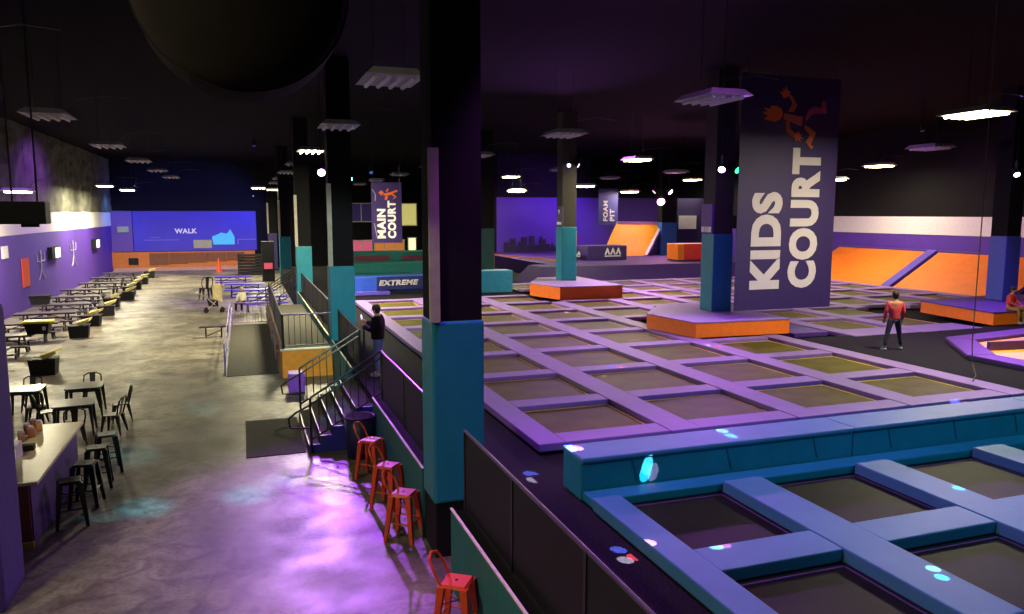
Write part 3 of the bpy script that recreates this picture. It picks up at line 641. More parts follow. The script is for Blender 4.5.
t = thing('small_bench', 'low dark bench beside the left railing of the carpeted pen', 'bench', (-1.3, 33.6, 0))
MB().box(-.55, .5, -.16, .16, .42, .47, .01).build('seat', M_TBL, t)
for xx in (-.3, .3): MB().tube([(xx, 0, 0), (xx, 0, .43)], .03).build('leg', M_BLKMET, t)
MB().tube([(-.3, 0, .05), (.3, 0, .3)], .015).build('brace', M_BLKMET, t)

# ------------------------------------------------------------------ bar stools
def make_stool(name, label, m, back, group):
    t = thing(name, label, 'bar stool', (0, 0, 0), 0, group)
    st = MB().hull([(-.15, -.15, .76), (.15, -.15, .76), (.15, .15, .76), (-.15, .15, .76)], [(-.17, -.17, .72), (.17, -.17, .72), (.17, .17, .72), (-.17, .17, .72)]).build('seat', m, t)
    MB().cyl((0, 0), .022, .755, .763, 10).build('seat_hole', M_BLK, st)
    for sx in (-1, 1):
        for sy in (-1, 1):
            MB().hull([(sx*.14-.045, sy*.14-.045, .73), (sx*.14+.045, sy*.14-.045, .73), (sx*.14+.045, sy*.14+.045, .73), (sx*.14-.045, sy*.14+.045, .73)],
                      [(sx*.22-.025, sy*.22-.025, 0), (sx*.22+.025, sy*.22-.025, 0), (sx*.22+.025, sy*.22+.025, 0), (sx*.22-.025, sy*.22+.025, 0)]).build('leg', m, t)
    b = MB(); r = .195; b.tube([(-r, -r, .3), (r, -r, .3), (r, r, .3), (-r, r, .3)], .012, 6, close=True); b.build('footrest', m, t)
    b = MB(); r = .178; b.tube([(-r, -r, .5), (r, r, .5)], .008, 5); b.tube([(-r, r, .5), (r, -r, .5)], .008, 5); b.build('cross_brace', m, t)
    if back:
        MB().tube([(-.15, -.15, .74), (-.24, -.16, .92), (-.3, -.12, 1.03), (-.32, 0, 1.07), (-.3, .12, 1.03), (-.24, .16, .92), (-.15, .15, .74)], .017, 6).build('backrest', m, t)
    return t
GS = 'orange low back bar stools along the half wall'
s0 = make_stool('bar_stool', 'orange bar stool nearest the camera, alone at the bottom edge', M_STOOL, True, GS)
s0.location = (2.24, 8.4, 0); s0.rotation_euler = (0, 0, math.radians(-35))
dup(s0, (2.22, 11.5, 0), math.radians(-35), 'orange bar stool nearest the big column, right of the row of three')
dup(s0, (2.22, 12.9, 0), math.radians(-40), 'orange bar stool in the middle of the row of three')
dup(s0, (2.18, 14.5, 0), math.radians(-38), 'orange bar stool by the trash can, farthest of the row of three')
GB = 'black bar stools along the bar counter'
s1 = make_stool('bar_stool', 'black bar stool nearest the camera at the bar counter', M_BLKMET, False, GB)
s1.location = (-2.85, 13.85, 0); s1.rotation_euler = (0, 0, .2)
dup(s1, (-2.78, 14.75, 0), -.1, 'black bar stool second along the bar counter from the camera')
dup(s1, (-2.75, 15.7, 0), .1, 'black bar stool third along the bar counter from the camera')
dup(s1, (-2.72, 16.6, 0), .25, 'black bar stool farthest along the bar counter')

# ------------------------------------------------------------------ bar counter
t = thing('bar_counter', 'purple fronted bar counter with cream top beside the left column', 'bar counter', (-4, 12.9, 0), world=True)
MB().box(-4.0, -3.2, 13.0, 16.4, 0, 1.02).build('counter_body', mat('dark_purple_paint', '#4a3478', .6), t)
MB().box(-4.02, -3.08, 12.9, 16.5, 1.02, 1.07, .008).build('countertop', M_BAR, t)
MB().box(-3.98, -3.22, 12.96, 13.0, .12, 1.0).build('end_panel', mat('brown_red_paint', '#6a3428', .6), t)
MB().box(-3.98, -3.2, 12.94, 13.0, 0, .12).build('kick_strip', mat('ochre_strip', '#b8a030', .6), t)
t = thing('napkin_dispenser', 'white box of printed sheets on the bar counter by the column', 'box', (-3.8, 14.3, 1.07))
MB().box(-.17, .17, -.16, .16, 0, .26, .01).build('box', mat('pale_lilac_box', '#cfc8dc', .5), t); MB().box(-.15, .15, -.165, -.16, .03, .2).build('paper_face', M_WTEXT, t)
for k, (x, y, c, lab) in enumerate([(-3.86, 16.2, '#8a4a30', 'red-brown'), (-3.72, 16.0, '#c89858', 'amber'), (-3.88, 15.85, '#6a3a28', 'dark brown'), (-3.76, 15.6, '#b06a48', 'copper coloured'), (-3.86, 15.35, '#98705a', 'tan')]):
    t = thing('condiment_jar', 'small %s jar among the cluster at the far left of the bar' % lab, 'jar', (x, y, 1.07), group='jars on the bar counter')
    MB().cyl((0, 0), .055, 0, .17, 12, .06).build('jar_body', mat('jar_'+lab.replace(' ', '_'), c, .3), t, True); MB().cyl((0, 0), .045, .17, .21, 12).build('lid', M_GTEXT, t)
o = tag(MB().box(-.1, .1, -.07, .07, 0, .1, .01).build('small_basket', M_BLK), 'small black basket on the bar counter edge', 'basket'); o.location = (-3.62, 14.75, 1.07)
# ------------------------------------------------------------------ cafe tables and chairs
def make_table(label):
    t = thing('cafe_table', label, 'table', (0, 0, 0), 0, 'small black metal tables past the bar')
    MB().prism([(-.42, -.36), (-.36, -.42), (.36, -.42), (.42, -.36), (.42, .36), (.36, .42), (-.36, .42), (-.42, .36)], .73, .76, .008).build('tabletop', M_DTOP, t)
    MB().box(-.36, .36, -.36, .36, .66, .73).build('apron', M_BLKMET, t)
    for sx in (-1, 1):
        for sy in (-1, 1):
            MB().hull([(sx*.35-.04, sy*.35-.04, .72), (sx*.35+.04, sy*.35-.04, .72), (sx*.35+.04, sy*.35+.04, .72), (sx*.35-.04, sy*.35+.04, .72)],
                      [(sx*.4-.02, sy*.4-.02, 0), (sx*.4+.02, sy*.4-.02, 0), (sx*.4+.02, sy*.4+.02, 0), (sx*.4-.02, sy*.4+.02, 0)]).build('leg', M_BLKMET, t)
    return t
tb = make_table('black metal cafe table nearest the purple column, left of three'); tb.location = (-5.3, 21.7, 0)
dup(tb, (-3.95, 21.6, 0), .05, 'black metal cafe table at the back right of three'); dup(tb, (-3.85, 19.7, 0), .1, 'black metal cafe table in front, nearest the bar end')
def make_chair(label):
    t = thing('cafe_chair', label, 'chair', (0, 0, 0), 0, 'black metal cafe chairs')   # faces +X, back at -X
    MB().prism([(-.17, -.16), (.18, -.2), (.18, .2), (-.17, .16)], .43, .455, .008).build('seat', M_BLKMET, t)
    for sx in (-1, 1):
        for sy in (-1, 1):
            MB().hull([(sx*.14-.04, sy*.14-.04, .44), (sx*.14+.04, sy*.14-.04, .44), (sx*.14+.04, sy*.14+.04, .44), (sx*.14-.04, sy*.14+.04, .44)],
                      [(sx*.22-.012, sy*.2-.012, 0), (sx*.22+.012, sy*.2-.012, 0), (sx*.22+.012, sy*.2+.012, 0), (sx*.22-.012, sy*.2+.012, 0)]).build('leg', M_BLKMET, t)
    MB().tube([(-.15, -.17, .44), (-.2, -.21, .65), (-.24, -.2, .8), (-.255, -.1, .86), (-.255, .1, .86), (-.24, .2, .8), (-.2, .21, .65), (-.15, .17, .44)], .018, 6).build('back_frame', M_BLKMET, t); bf = t.children[-1] if False else bpy.data.objects[max(o.name for o in bpy.data.objects if o.name.startswith('back_frame'))]
    MB().hull([(-.25, -.07, .86), (-.25, .07, .86), (-.26, .07, .86), (-.26, -.07, .86)], [(-.15, -.05, .44), (-.15, .05, .44), (-.16, .05, .44), (-.16, -.05, .44)]).build('back_splat', M_BLKMET, bf)
    return t
ch = make_chair('black metal chair behind the left cafe table'); ch.location = (-5.35, 22.5, 0); ch.rotation_euler = (0, 0, -PI/2)
for x, y, rz, lab in [(-3.95, 22.45, -PI/2, 'black metal chair behind the back right cafe table, its round back facing the tables'),
                      (-4.55, 20.3, .35, 'black metal chair turned outward between the left and front cafe tables'),
                      (-3.0, 20.6, PI+.2, 'black metal chair on the aisle side between the two right cafe tables'),
                      (-3.02, 19.5, PI-.25, 'black metal chair nearest the aisle beside the front cafe table'),
                      (-4.9, 20.9, PI/2, 'black metal chair on the near side of the left cafe table'),
                      (-3.7, 18.8, PI/2+.3, 'black metal chair nearest the far end of the bar')]:
    dup(ch, (x, y, 0), rz, lab)

# ------------------------------------------------------------------ picnic tables
def make_picnic(label, m, group):
    t = thing('picnic_table', label, 'picnic table', (0, 0, 0), 0, group)
    MB().box(-1.2, 1.2, -.38, .38, .68, .75, .012).build('tabletop', m, t)
    for s in (-1, 1): MB().box(-1.2, 1.2, s*.82-.14, s*.82+.14, .39, .45, .012).build('bench_seat', m, t)
    for s in (-1, 1):
        x = s*.8; b = MB()
        b.tube([(x, -.95, .0), (x, -.82, .4), (x, .82, .4), (x, .95, .0)], .038, 6); b.tube([(x, -.6, 0), (x, -.25, .71)], .038, 6); b.tube([(x, .6, 0), (x, .25, .71)], .038, 6); b.tube([(x, -.95, .02), (x, -.6, .02)], .038, 6); b.tube([(x, .95, .02), (x, .6, .02)], .038, 6)
        b.build('tube_frame', M_BLKMET, t)
    MB().tube([(-.8, 0, .4), (0, 0, .7), (.8, 0, .4)], .02, 6).build('brace', M_BLKMET, t)
    return t
GP = 'dark picnic tables in a row along the purple wall'
ys = [25.4, 28.4, 31.7, 35.1, 38.4, 41.9, 45.6, 49.7, 54, 58.3, 62.6]
pic = make_picnic('dark picnic table nearest the camera in the row along the purple wall', M_TBL, GP); pic.location = (-8.35, ys[0], 0)
for k, y in enumerate(ys[1:]):
    lab = 'dark picnic table, %s from the camera in the row along the purple wall' % ORD[k+1]
    if k == 1: lab = 'dark picnic table with the yellow lidded tub on it, third of the wall row'
    if k == 9: lab = 'dark picnic table farthest down the row along the purple wall'
    dup(pic, (-8.3-random.uniform(0, .3)-(.15 if k > 4 else 0), y, 0), random.uniform(-.03, .03), lab)
GPP = 'purple picnic tables in the middle of the aisle'
pp = make_picnic('purple picnic table nearest the carpeted pen', M_PTBL, GPP); pp.location = (.9, 42.5, 0)
dup(pp, (.5, 46.3, 0), 0, 'purple picnic table second in the group beyond the pen'); dup(pp, (.0, 50.4, 0), 0, 'purple picnic table third in the group beyond the pen')
dup(pp, (-.75, 56.3, 0), 0, 'purple picnic table farthest in the group, toward the orange wall')
def make_bin(label):
    t = thing('floor_bin', label, 'bin', (0, 0, 0), 0, 'black bins with pale flaps at the table ends')
    MB().hull([(-.38, -.32, .5), (.38, -.32, .5), (.38, .32, .5), (-.38, .32, .5)], [(-.34, -.28, 0), (.34, -.28, 0), (.34, .28, 0), (-.34, .28, 0)]).build('bin_body', M_BLK, t)
    b = MB(); b.tube([(-.38, -.32, .5), (.38, -.32, .5), (.38, .32, .5), (-.38, .32, .5)], .02, 6, close=True); b.build('rim', M_BLKMET, t)
    MB().hull([(-.05, -.25, .62), (.4, -.3, .78), (.5, .2, .8), (-.1, .25, .64)], [(-.0, -.2, .49), (.4, -.26, .66), (.45, .1, .7), (0, .25, .49)]).build('flap', M_PAPER, t)
    return t
bn = make_bin('black bin with pale yellow flap nearest the camera by the picnic tables'); bn.location = (-6.15, 27.6, 0)
bys = [(-6.55, 35.5), (-6.65, 38.9), (-6.6, 42.6), (-6.9, 46.5), (-6.6, 50.0), (-6.9, 53.3), (-6.95, 56.6), (-7.0, 60.8), (-7.1, 66.5)]
for k, (x, y) in enumerate(bys): dup(bn, (x, y, 0), random.uniform(-.1, .1), 'black bin with pale yellow flap, %s' % (('%s along the picnic row from the camera' % ORD[k+1]) if k < 8 else 'farthest of the picnic row'))
t = thing('storage_tub', 'big black tub with bright yellow lid on a picnic table', 'tub', (-7.15, 31.7, .75))
MB().hull([(-.4, -.3, .4), (.4, -.3, .4), (.4, .3, .4), (-.4, .3, .4)], [(-.32, -.24, 0), (.32, -.24, 0), (.32, .24, 0), (-.32, .24, 0)]).build('tub_body', M_BLK, t)
MB().box(-.47, .47, -.36, .36, .4, .48, .03).build('lid', M_BRYEL, t); MB().box(.18, .28, -.31, -.27, .15, .28).build('sticker', M_WTEXT, t)
t = thing('storage_tub', 'plain black tub on the wall side of a picnic table', 'tub', (-9.3, 41.9, .75))
MB().hull([(-.4, -.3, .4), (.4, -.3, .4), (.4, .3, .4), (-.4, .3, .4)], [(-.33, -.25, 0), (.33, -.25, 0), (.33, .25, 0), (-.33, .25, 0)]).build('tub_body', M_BLK, t); MB().box(-.43, .43, -.33, .33, .4, .45, .02).build('lid', M_BLK, t)

# chair with bag and stroller by the purple tables
c2 = dup(ch, (-2.2, 48.3, 0), PI/2+.4, 'large black chair at the aisle side of the purple tables', 'chairs by the purple picnic tables'); c2.scale = (1.5, 1.5, 1.6)
t = thing('shopping_bag', 'pale yellow bag set beside the black chair by the purple tables', 'bag', (-1.55, 47.6, 0))
MB().hull([(-.22, -.13, .95), (.24, -.1, 1.0), (.24, .13, 1.0), (-.22, .13, .95)], [(-.27, -.17, 0), (.27, -.17, 0), (.27, .17, 0), (-.27, .17, 0)]).build('bag_body', M_PAPER, t); MB().tube([(-.15, 0, .95), (-.1, 0, 1.12), (.1, 0, 1.13), (.15, 0, .97)], .015, 6).build('handle', M_PAPER, t)
t = thing('stroller', 'grey and black stroller standing at the aisle side of the purple tables', 'stroller', (-1.55, 42.2, 0))
MB().hull([(-.35, -.25, .75), (.2, -.25, .6), (.2, .25, .6), (-.35, .25, .75)], [(-.25, -.2, .35), (.2, -.2, .3), (.2, .2, .3), (-.25, .2, .35)]).build('seat_pod', M_BLK, t)
b = MB()
for s in (-.25, .25): b.tube([(-.8, s, 1.05), (-.3, s, .75), (.35, s, .12)], .018, 6); b.tube([(-.35, s, .12), (.1, s, .6)], .018, 6)
b.tube([(-.8, -.25, 1.05), (-.8, .25, 1.05)], .025, 6); b.build('frame', mat('pale_grey_tube', '#a8a49c', .4), t)
for sx in (-.38, .38):
    for s in (-.27, .27): 
        b = MB(); b.tube([(sx, s-.02, .12), (sx, s+.02, .12)], .12, 16); b.build('wheel', M_BLK, t)
b = MB(); b.hull([(.3, -.22, .8), (.05, -.24, 1.0), (.05, .24, 1.0), (.3, .22, .8)], [(.25, -.22, .76), (.03, -.24, .92), (.03, .24, .92), (.25, .22, .76)]); b.build('canopy', mat('cream_cloth', '#d8d0b8', .8), t)

# ------------------------------------------------------------------ high bay lights
def make_bay(name, label, tube_m, group):
    t = thing(name, label, 'ceiling light', (0, 0, 0), 0, group)
    hs = MB().hull([(-.4, -.6, .14), (.4, -.6, .14), (.4, .6, .14), (-.4, .6, .14)], [(-.55, -.72, 0), (.55, -.72, 0), (.55, .72, 0), (-.55, .72, 0)]).build('housing', M_FIXT, t)
    for k in range(4): MB().tube([(-.36+k*.24, -.6, -.03), (-.36+k*.24, .6, -.03)], .045, 8).build('tube', tube_m, hs)
    b = MB(); b.tube([(-.3, 0, .14), (-.3, 0, 2.15)], .008, 5); b.tube([(.3, 0, .14), (.3, 0, 2.15)], .008, 5); b.build('hanging_cable', M_BLKMET, t)
    b = MB(); b.tube([(.3, .3, .14), (.6, .4, .5), (1.3, .3, .62), (1.9, .2, .55)], .01, 5); b.build('power_cord', M_TUBE, t)
    return t
G0 = 'unlit white high bay lights'; G1 = 'lit fluorescent high bay lights'
off = make_bay('high_bay_light', '', M_TUBEOFF, G0); on = make_bay('high_bay_light', '', M_TUBEON, G1)
XF = [-4.65, 2.75, 9.9, 17.7, 25.3, 32.2]; YF = [14.9, 23.2, 32.7, 41.8, 50.8, 60.0, 69.0]
LIT = {(3, 0), (3, 2), (5, 2), (3, 4), (1, 2), (5, 4)}
xo = ['over the picnic tables', 'over the aisle columns', 'over the left of the main court', 'over the middle of the main court', 'over the right of the main court', 'by the right wall']
fo = fn = 0
def place(src, x, y, z, lab):
    global fo, fn
    if src is off:
        if fo == 0: off.location = (x, y, z); off['label'] = lab; fo = 1; return off
    elif fn == 0: on.location = (x, y, z); on['label'] = lab; fn = 1; return on
    return dup(src, (x, y, z), 0, lab)
def bay_light(x, y, z, W, c=(1, .9, .58)):
    l = bpy.data.lights.new('bay_glow', 'AREA'); l.shape = 'RECTANGLE'; l.size = 1; l.size_y = 1.2; l.energy = W; l.color = c
    o = bpy.data.objects.new('bay_glow', l); COL.objects.link(o); o.location = (x, y, z-.08); return o
for i, x in enumerate(XF):
    for j, y in enumerate(YF):
        if x > 18 and y > 57: continue
        if x < 0 and y > 66: continue
        lit = (i, j) in LIT
        place(on if lit else off, x, y, 7.6, '%s high bay light %s, %s row' % ('glowing' if lit else 'unlit', xo[i], ORD[j]))
        if lit: bay_light(x, y, 7.6, (850 if i == 3 else 320) if i != 1 else 2500)
extra = [(30.2, 33.9, 6.9, 150, 'glowing lamp low by the right wall, right of the KIDS COURT banner'),
         (20.6, 44.9, 6.8, 160, 'small glowing lamp over the far end of the main court'), (27.0, 51, 6.66, 100, 'small glowing lamp left of the pink stage lights'),
         (18.6, 52.2, 6.65, 100, 'small glowing lamp in front of the violet far wall'), (-8.6, 58.0, 6.9, 420, 'glowing lamp near the left wall, left of the two far ones'),
         (-8.0, 64.0, 6.8, 420, 'glowing lamp near the left wall, right of the two far ones'), (1.2, 59.1, 6.9, 300, 'glowing lamp far down the aisle before the mural, left one'),
         (2.4, 64.5, 6.95, 300, 'glowing lamp far down the aisle before the mural, right one'), (-9.3, 39.5, 6.05, 420, 'glowing lamp at the left edge above the hanging screens')]
for x, y, z, W, lab in extra:
    place(on, x, y, z, lab); bay_light(x, y, z, W*(3.0 if x < 3 else 1.6))
# unseen lamp of the same kind, put out of view to light the bar
for x, y, W, lab in ((-5.2, 6.2, 620, 'unseen glowing high bay lamp put out of view to light the bar counter'),):
    place(on, x, y, 9.0, lab); bay_light(x, y, 9.0, W)

# ------------------------------------------------------------------ stage lights
PUR = (.42, .10, 1.0); VIO = (.62, .16, 1.0); BLU = (.10, .12, 1.0); CYA = (.08, .75, 1.0)
def par(loc, aim, lens, label, es=30, r=.14):
    loc = Vector(loc); d = (Vector(aim)-loc).normalized()
    t = thing('stage_light', label, 'stage light', loc, world=True, group='coloured stage lights')
    cb = MB().tube([loc-d*.32, loc-d*.02], r*.85, 14, r).build('can_body', M_BLK, t)
    MB().tube([loc-d*.02, loc], r*.9, 14).build('lens', mat('lens_'+lens[1:]+str(es), lens, .3, emit=lens, es=es), cb)
    q = loc-d*.15; MB().bar(q, q+Vector((0, 0, .4)), .03, .12).build('bracket', M_BLK, t)
    MB().tube([q+Vector((0, 0, .35)), (q.x, q.y, 9.8)], .015, 6).build('drop_pole', M_BLK, t)
L = []
def lamp(loc, aim, lens, label, colr, W, ang, es=30, r=.14, blend=.6):
    par(loc, aim, lens, label, es, r); d = (Vector(aim)-Vector(loc)).normalized(); L.append(spot(Vector(loc)+d*.06, aim, colr, W, ang, blend, .12))
lamp((2.3, 23.9, 6.3), (1.1, 11.5, 0), '#d8a8ff', 'bright violet stage light high on the second column by the aisle', (.46, .09, 1.0), 7000, 40, 30, .12, 1.0)
lamp((3.5, 27.0, 6.25), (5, 16, 1.2), '#58e8ff', 'cyan stage light behind the second column', CYA, 120, 50, 25)
lamp((14.85, 21.7, 6.5), (9, 15, 1), '#f0a8ff', 'bright pink-violet stage light on the column left of the KIDS COURT banner', VIO, 1500, 125, 30, .12, .8)
lamp((15.5, 21.7, 6.5), (18, 15, 1), '#20e070', 'green stage light on the column beside the KIDS COURT banner', (.1, 1, .3), 25, 70, 10)
lamp((27.2, 21.0, 6.5), (24, 16, 1), '#b8a8ff', 'violet stage light high on the right column', PUR, 1500, 130, 25, .11)
lamp((28.8, 49.5, 5.9), (26, 44, 2), '#ff90d8', 'large pink stage light over the tilted orange trampoline', (1, .3, .8), 900, 130, 40, .3)
lamp((28.2, 49.5, 6.6), (24, 52, 2), '#ff60c0', 'small pink stage light up left of the large pink one', (1, .3, .8), 200, 120, 25, .16)
lamp((29.6, 49.5, 6.6), (33, 44, 2), '#ffb8f0', 'small white-pink stage light up right of the large pink one', (1, .5, .9), 300, 120, 40, .2)
lamp((14.5, 33.4, 7.3), (9, 24, 1.2), '#c090ff', 'violet stage light on the farther court column facing left', VIO, 1300, 120, 10, .1)
lamp((15.0, 33.4, 7.3), (24, 29, 1.2), '#c090ff', 'violet stage light on the farther court column facing right', VIO, 2000, 130, 10, .1)
lamp((8.2, 7.4, 9.3), (9.5, 16, 1.2), '#c0a0ff', 'unseen violet fill light added above view for the left of the main court', VIO, 1100, 75, .5, .08)  # unseen fill lamp, added above view for the main court
lamp((10.0, 3.8, 9.2), (11, 8.0, 1.2), '#70c0ff', 'unseen azure fill light added above view for the near blue court', (.12, .6, .8), 650, 100, .5)  # unseen fill lamp, added to tint the near pad faces teal
lamp((3.6, 9.8, 9.3), (5.2, 7.6, 1.2), '#a060ff', 'unseen deep violet stage light placed out of view over the walkway', (.7, .14, 1.0), 1900, 85, .5)  # unseen lamp, placed out of view to turn the near pads purple
lamp((14.0, 4.6, 9.2), (12, 10, 1.4), '#60d0ff', 'unseen cyan fill light added out of view over the teal barrier', (.1, .6, 1), 900, 90, .5)  # unseen fill lamp, added out of view to light the barrier
lamp((1.0, 71.0, 6.6), (-3.5, 76.2, 3.6), '#8090ff', 'blue stage light aimed at the WALK mural', (.14, .16, 1), 1400, 130, 20, .12)
lamp((-8.0, 70.0, 7.2), (-6.5, 76.2, 3.2), '#6070ff', 'blue stage light near the left wall aimed at the mural', BLU, 900, 130, .5, .1)
lamp((-8.6, 73.5, 7.4), (-11, 74.0, 3), '#60b0ff', 'azure stage light grazing the end of the white band', (.1, .4, 1), 400, 100, .5, .1)
lamp((24.5, 53.0, 7.0), (22, 58, 4), '#7050ff', 'violet-blue stage light facing the far violet wall', (.36, .1, 1), 1300, 140, 10, .1)
lamp((30.0, 28.0, 8.9), (33.5, 29, 2), '#c0a0ff', 'added pale violet fill light before the sloped trampolines, its lens kept dim', (.95, .4, .75), 450, 130, .5, .1)  # added lamp for the slopes, lens dimmed so it hardly shows
lamp((-7.0, 50.0, 8.9), (-11, 50, 2.5), '#9060ff', 'violet stage light on the ceiling facing the left wall', PUR, 1300, 140, .5, .1)
lamp((-7.0, 36.0, 8.9), (-11, 38, 2.5), '#9060ff', 'violet stage light on the ceiling over the near picnic tables', PUR, 600, 130, .5, .1)
lamp((.8, 47.0, 8.9), (.3, 47, .6), '#8050ff', 'added violet fill light over the purple picnic tables, its lens kept dim', PUR, 3000, 60, .5, .1)  # added lamp that deepens the purple of the tables, lens dimmed
lamp((-1.2, 8.6, 9.4), (2.3, 24.5, 2.0), '#a0c0c0', 'unseen pale fill light added above view to brighten the second column', (.75, .95, .8), 7000, 26, .5, .1)  # added fill lamp out of view, brightens the column and orange landing
lamp((6.5, 41.0, 7.2), (7, 37, 2), '#4080ff', 'blue stage light above the EXTREME beam', (.2, .4, 1), 300, 150, .5, .1)
# teal splashes on the concrete from moving lights on the second column
par((1.6, 8.0, 9.3), (0, 12, 0), '#58e8ff', 'cyan moving light on the ceiling over the aisle', 3)
for tx, ty, W, a in ((-.1, 14.3, 260, 5), (-1.8, 14.2, 200, 5), (.55, 14.9, 200, 4), (-2.6, 13.6, 260, 5), (-2.4, 17.5, 150, 5), (-1.2, 21.3, 150, 4), (.2, 24.0, 150, 3.5), (-.5, 27.5, 130, 3), (1.9, 18.0, 160, 4)):
    L.append(spot((1.5, 8.3, 9.2), (tx, ty, 0), CYA, W*36, a*1.2, 1.0, .05))
# laser dots
par((7.5, 2.8, 8.9), (6, 9, 1), '#ffffff', 'small multi colour laser projector on the ceiling over the courts', 2)
CL = {'w': (1, 1, 1), 'c': (.2, .9, 1), 'r': (1, .08, .12), 'b': (.12, .2, 1), 'g': (.05, 1, .25)}
DOTS = [((5.33, 9.32, 1.56), 'w'), ((5.3, 9.32, 1.45), 'c'), ((5.42, 9.32, 1.45), 'r'), ((4.05, 10.69, 1.1), 'b'), ((4.0, 10.42, 1.1), 'w'), ((4.13, 10.43, 1.1), 'r'), ((4.09, 7.83, 1.1), 'b'), ((4.04, 7.56, 1.1), 'w'),
        ((4.18, 7.59, 1.1), 'r'), ((4.96, 7.14, 1.3), 'w'), ((5.07, 7.14, 1.3), 'r'), ((6.83, 5.88, 1.3), 'w'), ((6.75, 5.7, 1.3), 'c'), ((6.92, 9.87, 1.73), 'w'), ((6.89, 9.6, 1.73), 'c'), ((9.22, 7.62, 1.3), 'c'), ((13.59, 11.4, 1.3), 'b'),
        ((13.78, 11.25, 1.3), 'r'), ((8.07, 16.37, 1.2), 'w'), ((8.59, 16.96, 1.3), 'b'), ((8.75, 16.8, 1.3), 'r'), ((11.17, 18.96, 1.2), 'g'), ((12.6, 18.81, 1.3), 'w'), ((12.75, 18.5, 1.3), 'r'), ((11.94, 27.27, 1.3), 'w'), ((17.72, 17.57, 1.3), 'g')]
for p, c in DOTS:
    src = Vector((7.5, 3.0, 8.8)) if p[1] < 12 else Vector((11.0, 14.0, 8.8))
    dist = (Vector(p)-src).length; ang = math.degrees(.14/dist)
    L.append(spot(src, p, CL[c], 230*dist*dist*(1.6 if c == 'b' else 2.2 if c == 'r' else 1)*(4 if p[2] < 1.15 else 1), ang, 0, .0))
for p, c in [((14.95, 22.3, 3.1), 'w'), ((15.05, 22.3, 2.9), 'c'), ((15.1, 22.3, 2.35), 'c'), ((35.1, 32.7, 4.4), 'c'), ((35.1, 31.9, 4.3), 'g'), ((34.0, 29.5, 2.5), 'w'), ((33, 35.3, 1.9), 'w'), ((32.3, 29.3, 1.4), 'w')]:
    src = Vector((20.0, 12.0, 8.8)); dist = (Vector(p)-src).length
    L.append(spot(src, p, CL[c], 90*dist*dist, math.degrees(.3/dist), .3, 0))
par((20.0, 12.2, 8.8), (30, 30, 1), '#ffffff', 'small laser projector on the ceiling over the octagon court', 2)

